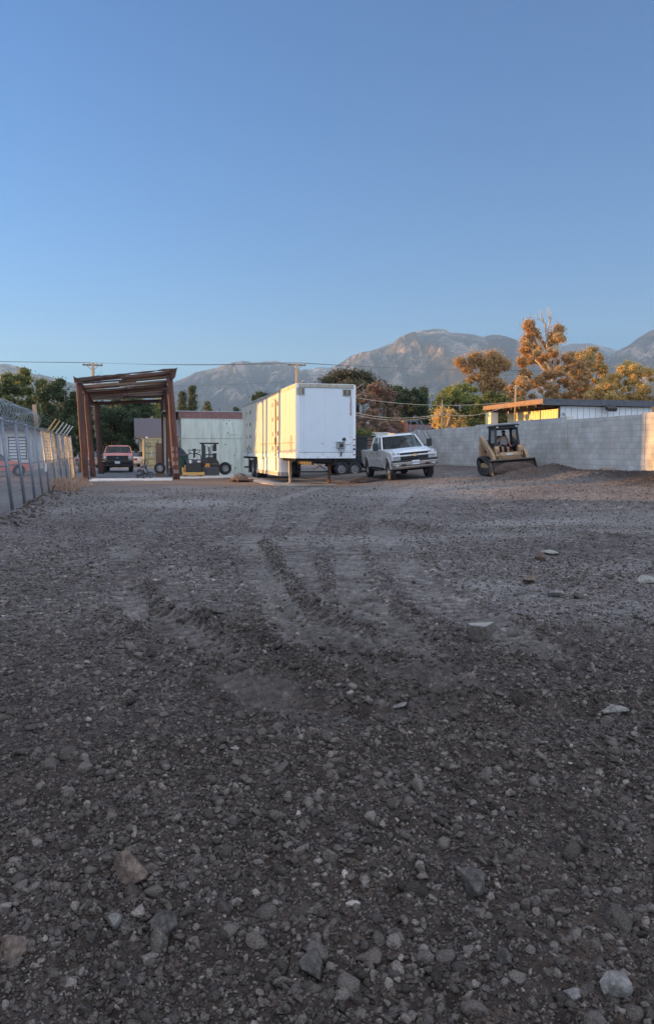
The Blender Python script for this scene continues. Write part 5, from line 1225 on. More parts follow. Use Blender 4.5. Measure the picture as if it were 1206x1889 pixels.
        for k in range(4): MB().bb(f+.02, f+.032, -.55, .55, .88+k*.065, .90+k*.065).build('grille_slat', 'fork_grey', g_)
        m = MB(); m.bb(f+.02, f+.05, -.62, .62, .85, .875); m.bb(f+.02, f+.05, -.62, .62, 1.13, 1.155); m.bb(f+.02, f+.05, -.62, -.59, .85, 1.155); m.bb(f+.02, f+.05, .59, .62, .85, 1.155); m.build('grille_frame', 'fork_grey', P)
        m = MB(); m.ell((f+.045, 0, 1.0), (.02, .13, .055), 18, 8); e_ = m.build('emblem', 'badge_blue', P); MB().ell((f+.058, 0, 1.0), (.012, .085, .02), 12, 6).build('emblem_script', 'chrome', e_)
        for s in (-1, 1):
            a, b = sorted((s*.71, s*.985)); h = MB().bb(f-.14, f+.0, a, b, .87, 1.14).build('headlight', 'lamp_glass', P, .02); MB().ell((f-.01, s*.83, 1.03), (.03, .08, .07)).build('bulb', 'chrome', h)
        m = MB(); m.prism([(f-.3, .60), (f+.10, .60), (f+.13, .70), (f+.13, .80), (f+.05, .86), (f-.3, .86)], -1.0, 1.0, 'y'); m.build('bumper', 'fork_black', P, .03)
        m = MB(); m.bb(f-.2, f+.05, -.85, .85, .42, .60); m.build('valance', 'black_plastic', P, .03)
        pz, pw = .70, .17
    pl_ = MB().bb(f+.13, f+.142, -pw, pw, pz-.085, pz+.085).build('licence_plate', 'plate_white', P)
    if style == 'bar': text('plate_number', '8N09583', .085, 'ink_blue', pl_, (f+.145, 0, pz-.01), (math.pi/2, 0, math.pi/2), .002)
    else: text('plate_number', '7 3 4 1', .07, 'sticker', pl_, (f+.145, 0, pz-.01), (math.pi/2, 0, math.pi/2), .002)
    return P
def glass_mat():
    m, nt, b = nmat('cab_glass'); nt.nodes.remove(b)
    gl = N(nt, 'ShaderNodeBsdfGlossy', i_Roughness=.03); gl.inputs[0].default_value = (.9, .95, 1, 1); tr = N(nt, 'ShaderNodeBsdfTransparent'); tr.inputs[0].default_value = (.72, .76, .76, 1)
    n1 = N(nt, 'ShaderNodeTexNoise', i_Scale=6.0, i_Detail=4.0); mr = N(nt, 'ShaderNodeMapRange', i_3=.0, i_4=.03); L(nt, n1.outputs[0], mr.inputs[0])
    fr = N(nt, 'ShaderNodeLayerWeight', i_Blend=.5); pw_ = N(nt, 'ShaderNodeMath', operation='POWER', i_1=5.0); L(nt, fr.outputs['Facing'], pw_.inputs[0]); ad = N(nt, 'ShaderNodeMath', operation='ADD'); L(nt, pw_.outputs[0], ad.inputs[0]); L(nt, mr.outputs[0], ad.inputs[1])
    mx = N(nt, 'ShaderNodeMixShader'); L(nt, ad.outputs[0], mx.inputs[0]); L(nt, tr.outputs[0], mx.inputs[1]); L(nt, gl.outputs[0], mx.inputs[2]); L(nt, mx.outputs[0], nt.nodes['Material Output'].inputs['Surface'])
glass_mat()
def heading(nl, nd): x, y = CF(nl, nd); return math.atan2(y, x)
# white pickup: its near front wheel stands at lateral 2.80, depth 32.2
th_ = R(10.2); nose = (math.sin(th_), -math.cos(th_)); sd = (math.cos(th_), math.sin(th_))
cl, cd_ = 2.80+.85*sd[0]-1.92*nose[0], 32.2+.85*sd[1]-1.92*nose[1]
wx_, wy_ = CF(cl, cd_); rzp = heading(*nose)
gr_l = .0; 
zP = gz(wx_, wy_); slope = .094
WP = pickup('pickup_truck', 'white crew-cab pickup with a chrome grille bar parked right of the white trailer', wx_, wy_, rzp, 'truck_white', 'bar', True, zP+.0, 0, 0)
# lean with the cross slope: the ground rises towards +X
nrm = Vector((-slope, 0, 1)).normalized(); q0 = Euler((0, 0, rzp)).to_quaternion(); WP.rotation_euler = (Vector((0, 0, 1)).rotation_difference(nrm) @ q0).to_euler()
def on(thing_, p): 
    mw = Matrix.Translation(thing_.location) @ thing_.rotation_euler.to_matrix().to_4x4(); return mw @ Vector(p)
dp = on(WP, (-.08, .42, .93)); seated_person('driver in a grey shirt and sunglasses behind the wheel of the white pickup', dp, rzp, arms='wheel', scale=.92)
rx_, ry_ = PX(219.5, Y=52.6)
pickup('pickup_truck', 'red pickup with a black grille and bumper facing us through the gateway', rx_, ry_+2.75, -math.pi/2-.02, 'truck_red', 'oval', False, .035)

# ================================================================== TRACK LOADER
lx, ly = CF(7.22, 30.0); rzl = heading(0.03, -1); zl = gz(lx, ly)+.0
TL = thing('track_loader', 'tan compact track loader with an open black cab pushing dark dirt', 'loader', (lx, ly, zl), rzl)
TL.rotation_euler = (Vector((0, 0, 1)).rotation_difference(Vector((-.07, .02, 1)).normalized()) @ Euler((0, 0, rzl)).to_quaternion()).to_euler()
for s in (-1, 1):
    y0, y1 = sorted((s*.60, s*.98))
    out = [(-1.30, .50), (-1.22, .20), (-1.05, .04), (-.9, .0), (.72, .0), (.86, .05), (1.0, .20), (1.02, .34), (.88, .46), (.6, .50), (-.35, .74), (-.62, .78), (-1.02, .74), (-1.22, .66)]
    cxm = sum(p[0] for p in out)/len(out); inn = [(cxm+(p[0]-cxm)*.93, .40+(p[1]-.40)*.84) for p in out]
    m = MB(); n = len(out)
    m.add([(p[0], y0, p[1]) for p in out]+[(p[0], y1, p[1]) for p in out]+[(p[0], y0, p[1]) for p in inn]+[(p[0], y1, p[1]) for p in inn],
          [f_ for i in range(n) for f_ in (((i, (i+1) % n, n+(i+1) % n, n+i)), (2*n+i, 3*n+i, 3*n+(i+1) % n, 2*n+(i+1) % n), (i, 2*n+i, 2*n+(i+1) % n, (i+1) % n), (n+i, n+(i+1) % n, 3*n+(i+1) % n, 3*n+i))])
    for i in range(n):                                # lugs round the belt
        a, b = Vector((out[i][0], 0, out[i][1])), Vector((out[(i+1) % n][0], 0, out[(i+1) % n][1])); k = max(1, int((b-a).length/.11))
        for j in range(k):
            c = a.lerp(b, (j+.5)/k); an = math.atan2(b.z-a.z, b.x-a.x); m.box((c.x, (y0+y1)/2, c.z), (.05, y1-y0-.02, .035), (0, -an, 0))
    m.build('track', 'rubber', TL)
    m = MB(); m.prism([(-.95, .14), (.75, .14), (.85, .32), (.3, .42), (-.3, .5), (-.9, .45)], s*.68, s*.90, 'y'); m.build('track_frame', 'machine_tan', TL, .015)
    m = MB()
    for xx in (-.75, -.4, -.05, .3, .62): m.lathe([(0, s*.64), (.12, s*.64), (.12, s*.95), (.05, s*.96), (0, s*.96)], (xx, 0, .17), 'y', 14)
    m.lathe([(0, s*.64), (.19, s*.64), (.19, s*.93), (.08, s*.96), (0, s*.96)], (-1.02, 0, .42), 'y', 16); m.lathe([(0, s*.64), (.15, s*.64), (.15, s*.93), (0, s*.94)], (.8, 0, .30), 'y', 16); m.build('roller', 'machine_black', TL)
    # lift arm
    ya, yb = sorted((s*.66, s*.80))
    m = MB(); m.prism([(-1.22, 1.62), (-1.05, 1.72), (-.85, 1.62), (.55, 1.06), (.98, .80), (1.12, .42), (1.06, .22), (.88, .22), (.86, .44), (.76, .66), (.35, .86), (-.95, 1.40), (-1.22, 1.42)], ya, yb, 'y'); m.build('lift_arm', 'machine_tan', TL, .012)
    m = MB(); m.prism([(-.72, 1.20), (.22, .86), (.5, .70), (.42, .60), (.1, .70), (-.6, .95)], s*.60, s*.64, 'y'); m.build('engine_panel', 'machine_black', TL, .01)
    m = MB(); m.bb(-1.30, -1.0, min(s*.56, s*.84), max(s*.56, s*.84), .74, 1.34); m.bb(-1.24, -.98, min(s*.62, s*.82), max(s*.62, s*.82), 1.3, 1.66); m.build('rear_tower', 'machine_tan' if s < 0 else 'machine_black', TL, .02)
    m = MB(); m.tube([(-.95, s*.62, .98), (-.45, s*.62, 1.12)], .045, 8); m.tube([(-.45, s*.62, 1.12), (.1, s*.62, 1.0)], .028, 8); m.build('cylinder', 'machine_black', TL)
    m = MB(); m.tube([(.95, s*.56, .75), (1.05, s*.56, .3)], .04, 8); m.build('tilt_cylinder', 'machine_black', TL)
    m = MB(); m.prism([(-.6, .98), (-.6, 1.0), (.1, .76), (.08, .74)], s*.80, s*.805, 'y'); m.build('arm_decal', 'ink_red', TL) if s < 0 else None
m = MB(); m.prism([(-1.25, .45), (.72, .40), (.78, .66), (.50, .74), (-.5, 1.05), (-1.25, 1.12)], -.60, .60, 'y'); m.build('chassis', 'machine_tan', TL, .02)
m = MB(); m.bb(-1.40, -1.2, -.58, .58, .5, 1.28); m.bb(-1.2, -.6, -.55, .55, 1.0, 1.30); m.build('engine_cover', 'machine_black', TL, .03)
m = MB(); m.prism([(.60, .66), (.80, .62), (.84, .80), (.74, .93), (.60, .93)], -.60, .60, 'y'); m.build('front_step', 'machine_tan', TL, .015)
for s in (-1, 1):
    m = MB(); m.prism([(.50, .62), (.82, .62), (.80, 1.10), (.68, 1.22), (.50, 1.15)], min(s*.42, s*.60), max(s*.42, s*.60), 'y'); m.build('cab_corner', 'machine_tan', TL, .015)
# cab frame
m = MB(); H0, H1 = .82, 2.08
for s in (-1, 1):
    m.hexa([(.50, s*.52-.05, H0), (.64, s*.52-.05, H0), (.64, s*.52+.05, H0), (.50, s*.52+.05, H0), (.42, s*.47-.04, H1-.05), (.54, s*.47-.04, H1-.05), (.54, s*.47+.04, H1-.05), (.42, s*.47+.04, H1-.05)])
    m.hexa([(-.72, s*.52-.05, H0+.1), (-.52, s*.52-.05, H0+.1), (-.52, s*.52+.05, H0+.1), (-.72, s*.52+.05, H0+.1), (-.60, s*.47-.04, H1-.05), (-.44, s*.47-.04, H1-.05), (-.44, s*.47+.04, H1-.05), (-.60, s*.47+.04, H1-.05)])
    # side plate with a rounded window opening, made of a ring
    nn = 22; ring = []; rect = []
    for i in range(nn):
        a = 2*math.pi*i/nn; cc, ss = math.cos(a), math.sin(a); k = (abs(cc)**4+abs(ss)**4)**(-.25)
        ring.append((-.02+.42*cc*k*.98, 1.56+.36*ss*k*.98)); kk = 1/max(abs(cc)/.56, abs(ss)/.62); rect.append((-.02+cc*kk, 1.52+ss*kk*(1 if ss > 0 else 1.12)))
    def yy(z, o_): return s*(.52-.05*(z-H0)/(H1-H0))+o_
    V_ = [(p[0], yy(p[1], -.015), p[1]) for p in ring]+[(p[0], yy(p[1], -.015), min(p[1], H1-.02)) for p in rect]+[(p[0], yy(p[1], .015), p[1]) for p in ring]+[(p[0], yy(p[1], .015), min(p[1], H1-.02)) for p in rect]
    F_ = []
    for i in range(nn):
        j = (i+1) % nn; F_ += [(i, j, nn+j, nn+i), (2*nn+i, 3*nn+i, 3*nn+j, 2*nn+j), (i, 2*nn+i, 2*nn+j, j), (nn+i, nn+j, 3*nn+j, 3*nn+i)]
    m.add(V_, F_)
m.bb(.40, .56, -.50, .50, H1-.12, H1-.02); m.bb(-.62, -.48, -.5, .5, H1-.16, H1-.02); m.bb(-.66, -.56, -.5, .5, H0, 1.35)
m.build('cab_frame', 'machine_black', TL, .012)
m = MB(); m.prism([(-.68, H1-.04), (.62, H1-.02), (.66, H1+.03), (.5, H1+.07), (-.6, H1+.06)], -.56, .56, 'y'); m.build('cab_roof', 'machine_black', TL, .02)
for s in (-1, 1):
    m = MB()
    for k in range(9): m.tube([(-.40+k*.095, s*.505, 1.2), (-.40+k*.095, s*.485, 1.92)], .006, 4)
    for k in range(9): m.tube([(-.44, s*.50, 1.22+k*.085), (.40, s*.50, 1.22+k*.085)], .006, 4)
    m.build('window_screen', 'machine_black', TL)
    MB().lathe([(0, 0), (.05, 0), (.06, -.05), (0, -.08)], (.60, 0, 0), 'x', 14).build('x', 'lamp_glass') if False else None
    q = MB(); q.ell((.60, s*.42, H1-.04), (.035, .055, .05), 12, 8); q.build('work_lamp', 'lamp_glass', TL)
m = MB(); m.bb(-.42, .05, -.26, .26, .92, 1.06); m.box((-.42, 0, 1.36), (.12, .5, .62), (0, -.12, 0)); m.build('seat', 'black_plastic', TL, .03)
for s in (-1, 1):
    m = MB(); m.bb(-.2, .34, s*.36-.05, s*.36+.05, 1.15, 1.25); m.tube([(.3, s*.36, 1.22), (.33, s*.35, 1.4)], .02, 6); m.build('control_lever', 'machine_black', TL)
m = MB(); m.bb(.1, .62, -.45, .45, .70, .74); m.build('cab_floor', 'machine_black', TL)
for s in (-1, 1):
    m = MB(); m.tube([(-.9, s*.58, 1.45), (-.5, s*.60, 1.5), (-.1, s*.60, 1.22), (.5, s*.61, .98)], .018, 5); m.tube([(.70, s*.52, .9), (.95, s*.50, .98), (1.08, s*.45, .72)], .016, 5); m.build('hydraulic_hose', 'black_plastic', TL)
    MB().box((.62, s*.735, .93), (.34, .15, .02), (0, .45, 0)).build('wear_strip', 'machine_black', TL)
MB().bb(.842, .848, -.14, .14, .80, .87).build('maker_plate', 'sticker', TL)
# bucket with its load
m = MB(); bw = 1.0
prof = [(1.08, .50), (1.06, .10), (1.18, .02), (1.78, -.01), (1.78, .02), (1.2, .05), (1.12, .12), (1.13, .50), (1.25, .60), (1.22, .64)]
m.prism(prof, -bw, bw, 'y')
for s in (-1, 1): m.prism([(1.06, .10), (1.18, .0), (1.78, -.01), (1.66, .14), (1.30, .56), (1.08, .56)], min(s*bw, s*(bw-.03)), max(s*bw, s*(bw-.03)), 'y')
m.build('bucket', 'bucket_steel', TL, .006)
m = MB(); m.bb(1.16, 1.32, -.98, .98, .585, .625); m.build('bucket_lip', 'bucket_steel', TL, .005)
vv, ff = ico(4); v2 = vv.copy(); v2 = v2*np.array([.48, .93, .36]); v2 *= (1+.16*fbm(vv[:, 0]*4, vv[:, 1]*4+vv[:, 2]*3, 4, 19))[:, None]; v2[:, 0] += 1.50; v2[:, 2] = np.maximum(v2[:, 2]+.14, .04); v2[:, 0] = np.maximum(v2[:, 0], 1.15); v2[:, 1] = np.clip(v2[:, 1], -.95, .95)
bo = mesh_np('dirt_load', v2, ff, 'dirt_pile', smooth=True); bo.location = TL.location; bo.rotation_euler = TL.rotation_euler; tag(bo, 'reddish brown dirt heaped in the loader bucket', 'dirt')
TL.scale = (.9, .9, .9); bo.scale = (.9, .9, .9); op = on(TL, (-.18, 0, .92)); seated_person('bearded man in a grey tank top and dark shorts operating the track loader', op, rzl, beard=True, tank=True, arms='lever', scale=.88)

# ================================================================== DUMP TRAILER (black)
dl, dd_ = 2.1, 41.5; dx, dy = CF(dl, dd_); DT = thing('dump_trailer', 'black steel dump trailer with brown boards behind the white pickup', 'trailer', (dx, dy, .15), -.12)
m = MB()
x0, x1, y0, y1, z0, z1 = -2.15, 2.0, -1.0, 1.0, .70, 2.12
for a in ((x0, x1, y0, y0+.04, z0, z1), (x0, x1, y1-.04, y1, z0, z1), (x0, x0+.04, y0, y1, z0, z1), (x1-.04, x1, y0, y1, z0, z1), (x0, x1, y0, y1, z0, z0+.05)): m.bb(*a)
m.build('box', 'black_steel', DT)
m = MB()
for x in np.linspace(x0, x1-.08, 7): m.bb(x, x+.08, y0-.05, y0, z0, z1)
for z in (z0+.0, z0+.38, z0+.74, z0+1.06, z1-.04): m.bb(x0-.02, x1+.02, y0-.035, y0-.005, z, z+.05)
m.bb(x0-.04, x1+.04, y0-.07, y0+.05, z1-.02, z1+.06); m.bb(x0-.04, x1+.04, y1-.05, y1+.05, z1-.02, z1+.06); m.build('side_rib', 'machine_black', DT)
for k in range(4): part('side_board', 'board_brown', DT, [(-.12, .68, y0-.048, y0-.028, z0+.45+k*.27, z0+.66+k*.27)])
m = MB(); m.bb(x0, x1+.3, -.5, -.4, .5, .7); m.bb(x0, x1+.3, .4, .5, .5, .7); m.bb(-.9, -.8, -.9, .9, .38, .5); m.bb(.0, .1, -.9, .9, .38, .5); m.build('frame', 'black_steel', DT)
for x in (-1.45, -.72):
    for s in (-1, 1): wheel(DT, x, s*.92, .39, .39, .24, s)
m = MB(); m.bb(-1.95, -.22, -1.06, -.80, .80, .84); m.bb(-1.95, -.22, .80, 1.06, .80, .84); m.build('fender', 'black_steel', DT)
for x in (.2, 1.2): MB().bb(x, x+.22, y0-.055, y0-.035, z0+.02, z0+.10).build('marker_lamp', 'sticker', DT)
# plants showing over the dump trailer
bx_, by_ = CF(2.0, 50); 
for i, (px, d, lab) in enumerate(((667, 48, 'left leafy shoot showing over the black dump trailer'), (679, 48.5, 'right leafy shoot showing over the black dump trailer'))):
    p = Wp(px, 803, d); cl = [(Vector((p.x+rng.uniform(-.15, .15), p.y+rng.uniform(-.2, .2), p.z+q)), (.22, .22, .2)) for q in (-.35, -.1, .12)]
    tree('leafy_shrub', lab, 'shrub', (p.x, p.y, .1), cl, 'leaf_green', 700, .12, seed=90+i, tr=.04, limbs=3, cname='leaves', group='shrubs behind the trailer')

# ================================================================== BLOCK WALLS
BW = thing('block_wall', 'long grey concrete block wall closing the right side of the yard', 'wall', (16.7, 0, 0))
def wseg(y0, y1, zt, x0=0., x1=.2, name='wall_run'):
    return part(name, 'block', BW, [(x0, x1, y0, y1, -.3, zt)])
wseg(-6, 21.45, 2.78, -.03, .2, 'near_run'); wseg(21.45, 26.0, 2.74); wseg(26.0, 30.2, 2.84, .0); wseg(30.2, 34.0, 2.80); wseg(34.0, 41.9, 2.74); wseg(41.9, 47, 2.66)
m = MB(); m.bb(-.05, .25, 21.3, 21.5, -.3, 2.79); m.bb(-.06, .26, 25.9, 26.3, -.3, 2.88); m.bb(-.04, .24, 41.8, 42.1, -.3, 2.78); m.build('pilaster', 'block', BW, .01)
m = MB()
for k in range(26): m.bb(.05, .09, 14.5+k*.26, 14.5+k*.26+.10, 2.78, 2.92)
m.bb(.04, .10, 14.4, 21.2, 2.92, 2.96); m.build('grille_topping', 'dark_trim', BW)
SW = thing('stepped_wall', 'whitish block wall with a stepped top beyond the white pickup', 'wall', (15.5, 58, 0))
for i, (a, b, z) in enumerate(((0, 3.6, 3.12), (3.6, 5.3, 3.0), (5.3, 7.2, 2.93), (7.2, 12.0, 3.05))): m = MB().bb(a, b, 0, .2, -.1, z); m.bb(a, b-.01, -.03, .23, z, z+.06); m.build('wall_run', 'block_pale', SW) if False else m.build('wall_run', 'stucco_white', SW)

# ================================================================== ROLLING LADDER
RLx, RLy = CF(5.2, 42.2); RL = thing('rolling_ladder', 'grey steel rolling stair ladder behind the white pickup', 'ladder', (RLx, RLy, .35), R(180)-YAW+.25)
m = MB(); W2 = .33
for s in (-W2, W2):
    m.tube([(-1.0, s, .1), (.62, s, 2.0)], .022, 6); m.tube([(.62, s, 0), (.62, s, 2.85)], .022, 6); m.tube([(.62, s, 2.85), (.0, s, 2.85), (-1.05, s, 1.15), (-1.0, s, .1)], .02, 6); m.tube([(-1.0, s, .1), (.62, s, .1)], .02, 6); m.tube([(0, s, 1.3), (.0, s, 2.85)], .016, 6); m.tube([(-1.0, s, .1), (.62, s, 1.1)], .014, 6)
m.tube([(.62, -W2, 2.85), (.62, W2, 2.85)], .02, 6); m.tube([(.62, -W2, 2.4), (.62, W2, 2.4)], .016, 6); m.tube([(.62, -W2, .1), (.62, W2, 1.9)], .014, 6); m.build('frame', 'galv', RL)
for k in range(8): t = (k+.6)/8; MB().bb(-1.0+1.62*t-.12, -1.0+1.62*t+.1, -W2, W2, .1+1.9*t-.012, .1+1.9*t+.012).build('step', 'galv', RL)
for x in (-1.0, .62):
    for s in (-W2, W2): MB().lathe([(0, -.02), (.06, -.02), (.06, .02), (0, .02)], (x, s, .06), 'y', 12).build('caster', 'tyre', RL)

# ================================================================== HOUSES
def gable(root, x0, x1, y0, y1, zw, zr, ov, wall, roof, axis='x', th=.12):
    if axis == 'x': prof = [(y0, zw), ((y0+y1)/2, zr), (y1, zw)]; 
    MB().bb(x0, x1, y0, y1, 0, zw).build('wall', wall, root)
    ym = (y0+y1)/2; sl = (zr-zw)/((y1-y0)/2); e = ov
    MB().prism([(y0, zw), (y1, zw), (ym, zr-.03)], x0+.001, x1-.001, 'x').build('gable', wall, root)
    m = MB()
    m.prism([(y0-e, zw-e*sl), (ym, zr), (y1+e, zw-e*sl), (y1+e, zw-e*sl+th), (ym, zr+th), (y0-e, zw-e*sl+th)], x0-ov, x1+ov, 'x'); return m.build('roof', roof, root)
hx, hy = PX(252, Y=80); HA = thing('house', 'small house with a grey shingle roof behind the tan container', 'house', (hx, hy, 0))
gable(HA, .4, 9, 0, 7, 3.15, 4.95, .5, 'stucco', 'shingle'); part('fascia_board', 'fascia_brown', HA, [(-.1, 9.5, -.60, -.53, 2.84, 3.02)])
m = part('porch_post', 'white_paint', HA, [(1.0, 1.2, -1.4, -1.2, 0, 3.0)]); part('porch_roof', 'stucco', HA, [(.5, 5, -1.5, -.6, 2.72, 2.84)])
f = part('window', 'white_paint', HA, [(6, 7.4, -.04, .01, 1.0, 2.2)]); part('pane', 'glass_dark', f, [(6.08, 7.32, -.05, -.035, 1.08, 2.12)])
hx, hy = PX(690, Y=66); HB = thing('house', 'low brown-roofed house with a brick chimney behind the white pickup', 'house', (hx, hy, 0))
rf = gable(HB, -3, 7.2, 0, 8, 3.05, 4.05, .5, 'stucco', 'shingle_brown'); 
c0 = PX(743, Y=65.2)[0]-hx; MB().bb(c0, c0+.42, -.9, -.3, 0, 4.25).build('chimney', 'chimney_brick', HB); MB().bb(c0-.05, c0+.47, -.95, -.25, 4.25, 4.33).build('chimney_cap', 'stucco', HB)
hx, hy = PX(766, Y=64); HC = thing('house', 'low house with a dark gable roof beside the brick chimney, above the lit wall', 'house', (hx, hy, 0))
MB().bb(0, 5.0, 0, 8, 0, 3.15).build('wall', 'stucco', HC); MB().prism([(0, 3.15), (5.0, 3.15), (2.5, 3.75)], .001, 7.99, 'y').build('gable', 'stucco', HC)
MB().prism([(-.5, 3.03), (2.5, 3.76), (5.5, 3.03), (5.5, 3.15), (2.5, 3.88), (-.5, 3.15)], -.6, 8.6, 'y').build('roof', 'shingle', HC)
f = part('window', 'white_paint', HC, [(1.8, 3.6, -.04, .01, 1.2, 2.6)]); part('pane', 'glass_dark', f, [(1.88, 3.52, -.05, -.035, 1.28, 2.52)])

# flat-roofed building above the block wall on the right
k_ = 25/22; FB = thing('flat_building', 'low building with yellow lit side wall and wide flat roof above the block wall', 'building', (25, 34.9*k_, .8))
zf = lambda z: z-.8
fw = 16.0; fd = 5.1*k_; ztop = 4.30
part('side_wall', 'yellow_wall', FB, [(0, .12, .12, fd+.6, 0, zf(ztop)-.25)]); 
part('front_wall', 'panel_white', FB, [(0.002, fw, 0, .118, 0, zf(ztop)-.10)]); part('back_wall', 'panel_white', FB, [(.13, fw, fd+.7, fd+.82, 0, zf(ztop)-.1)])
m = MB()
for x in np.arange(.35, fw, .42): m.bb(x, x+.02, -.008, .02, 0, zf(ztop)-.12)
m.build('siding_groove', 'galv', FB)
m = MB()
for y in np.arange(.35, fd, .3): m.bb(-.006, .02, y, y+.015, 0, zf(ztop)-.26)
m.build('side_groove', 'fascia_brown', FB)
part('downspout', 'dark_trim', FB, [(-.10, -.005, -.06, .06, 0, zf(ztop)-.1)])
ov = 1.36
m = MB(); m.bb(-ov+.05, fw, -.28, fd+1.4, zf(ztop)+.0, zf(ztop)+.26); m.build('roof', 'fascia_brown', FB)
m = MB(); m.bb(-ov, fw+.05, -.36, -.285, zf(ztop)-.07, zf(ztop)+.30); m.build('front_fascia', 'fascia_dark', FB)
m = MB(); m.bb(-ov, -ov+.045, -.28, fd+1.5, zf(ztop)+.02, zf(ztop)+.30); m.build('side_fascia', 'fascia_brown', FB)
m = MB()
for y in np.arange(.5, fd+1, 1.0): m.bb(-ov+.06, -.02, y, y+.09, zf(ztop)-.16, zf(ztop)-.005)
m.build('rafter', 'dark_trim', FB)
part('porch_wall', 'panel_white', FB, [(-ov+.1, -ov+.6, fd+.5, fd+1.3, 0, zf(ztop)-.18)])
part('porch_side', 'yellow_wall', FB, [(-ov+.07, -ov+.097, fd+.5, fd+1.3, 0, zf(ztop)-.18)])
m = MB(); m.ell((.25, -.12, zf(3.75)), (.10, .10, .13), 10, 7); m.build('wall_lamp', 'lamp_glass', FB)
m = MB(); m.box((9.0*.42, -.55, zf(ztop)-.05), (.01, .01, .01)); 
FL = thing('flood_lamp', 'dark floodlight hung under the roof edge of the low building at the right edge', 'floodlight', (25+3.15, 34.9*k_-.55, ztop-.12))
m = MB(); m.box((0, 0, -.12), (.62, .34, .22), (.5, 0, 0)); m.build('housing', 'dark_trim', FL, .02); m = MB(); m.box((0, -.12, -.20), (.5, .02, .16), (.5, 0, 0)); m.build('lens', 'lamp_glass', FL); m = MB(); m.tube([(0, .18, .1), (0, 0, -.05)], .03, 6); m.build('arm', 'dark_trim', FL)
for y in (1.2, 1.7): MB().bb(-.02, .01, y+1.2, y+1.42, zf(3.98), zf(4.03)).build('wall_vent', 'dark_trim', FB)

# neighbour's house beyond the fence, then sun blockers added out of view
NB = thing('neighbour_house', 'whitish house with shuttered windows seen through the fence at the far left', 'house', (-19.5, 61, 0))
MB().bb(0, 12.3, 0, 7, 0, 3.1).build('wall', 'stucco_white', NB); MB().bb(-.5, 12.8, -.6, 7.6, 3.1, 3.35).build('roof', 'shingle', NB)
for x in (6.6, 8.7, 10.6):
    f = part('window', 'dark_trim', NB, [(x, x+1.3, -.05, .01, .9, 2.6)])
    for k in range(7): part('shutter_slat', 'panel_white', f, [(x+.06, x+1.24, -.07, -.05, .96+k*.23, 1.12+k*.23)])
WH = thing('shade_shed', 'long pale shed added out of view beyond the fence to shade the yard', 'shed', (-28, -18, 0))  # unseen blocker, added to shade the near yard
MB().bb(0, 13.0, 0, 54.3, 0, 6.0).build('wall', 'stucco', WH); MB().bb(-.3, 13.3, -.3, 54.6, 6.0, 6.25).build('roof', 'galv', WH)
for k in range(5): d = part('shade_shed_door', 'galv', WH, [(12.98, 13.04, 4+k*10, 8+k*10, 0, 3.6)])

WT = thing('shadow_tank', 'rusty tank on a stand added out of view to cut a shadow edge on the wall', 'shadow tank', (-17, 46.5, 0))  # unseen blocker, added for a crisp shadow edge on the block wall
m = MB().lathe([(0, 2.6), (.80, 2.6), (.82, 2.75), (.82, 6.0), (.7, 6.25), (0, 6.4)], (0, 0, 0), 'z', 28); m.build('tank', 'rust_steel', WT)
for a_, b_ in ((-.55, -.55), (.55, -.55), (.55, .55), (-.55, .55)): MB().tube([(a_*1.2, b_*1.2, 0), (a_, b_, 2.6)], .06, 8).build('leg', 'rust_steel', WT)
BF = thing('shade_board_fence', 'plain board fence added out of view to keep low sun off the ground', 'fence', (-15.2, 36.4, 0))  # unseen low blocker, added to shade the open ground
m = MB()
for k in range(44): m.bb(0, .03, k*.25, k*.25+.235, 0, 2.05)
m.build('shade_boards', 'board_brown', BF); part('rail', 'log_wood', BF, [(-.06, 0, 0, 11, .5, .6), (-.06, 0, 0, 11, 1.5, 1.6)])
# ================================================================== CARS
def car(label, x, y, rz, paint, z=.03):
    P = thing('parked_car', label, 'car', (x, y, z), rz)
    body = [(-2.15, .35), (-1.75, .3)]+[(-1.35+.36*math.cos(a), .33+.36*math.sin(a)) for a in np.linspace(math.pi, 0, 8)]+[(1.35+.36*math.cos(a), .33+.36*math.sin(a)) for a in np.linspace(math.pi, 0, 8)]+[(2.15, .32), (2.2, .6), (2.05, .78), (1.1, .92), (-1.6, .98), (-2.15, .92), (-2.22, .6)]
    MB().prism(body, -.88, .88, 'y').build('body', paint, P, .05)
    MB().hexa([(1.0, -.78, .90), (1.0, .78, .90), (-1.7, .78, .95), (-1.7, -.78, .95), (.25, -.6, 1.42), (.25, .6, 1.42), (-1.1, .6, 1.42), (-1.1, -.6, 1.42)]).build('glasshouse', 'glass_dark', P, .04)
    MB().bb(-1.1, .2, -.6, .6, 1.41, 1.45).build('roof', paint, P, .02)
    for wx in (-1.35, 1.35):
        for s in (-1, 1): wheel(P, wx, s*.80, .32, .32, .2, s)
    for s in (-1, 1): MB().bb(2.08, 2.2, min(s*.5, s*.8), max(s*.5, s*.8), .6, .74).build('headlight', 'lamp_glass', P, .02); MB().bb(-2.24, -2.16, min(s*.55, s*.85), max(s*.55, s*.85), .65, .82).build('tail_lamp', 'ink_red', P, .02)
    return P
a_, b_ = PX(250, Y=72); car('white car parked right of the red pickup, far down the driveway', a_, b_, 1.9, 'white_paint')
a_, b_ = PX(10, Y=48); car('dark red car parked beyond the chain-link fence at the far left', a_-.6, b_, .2, 'truck_red', .0)
a_, b_ = PX(187, Y=68); car('grey car half hidden behind the red pickup left of it', a_-.4, b_, 1.2, 'hub_metal')

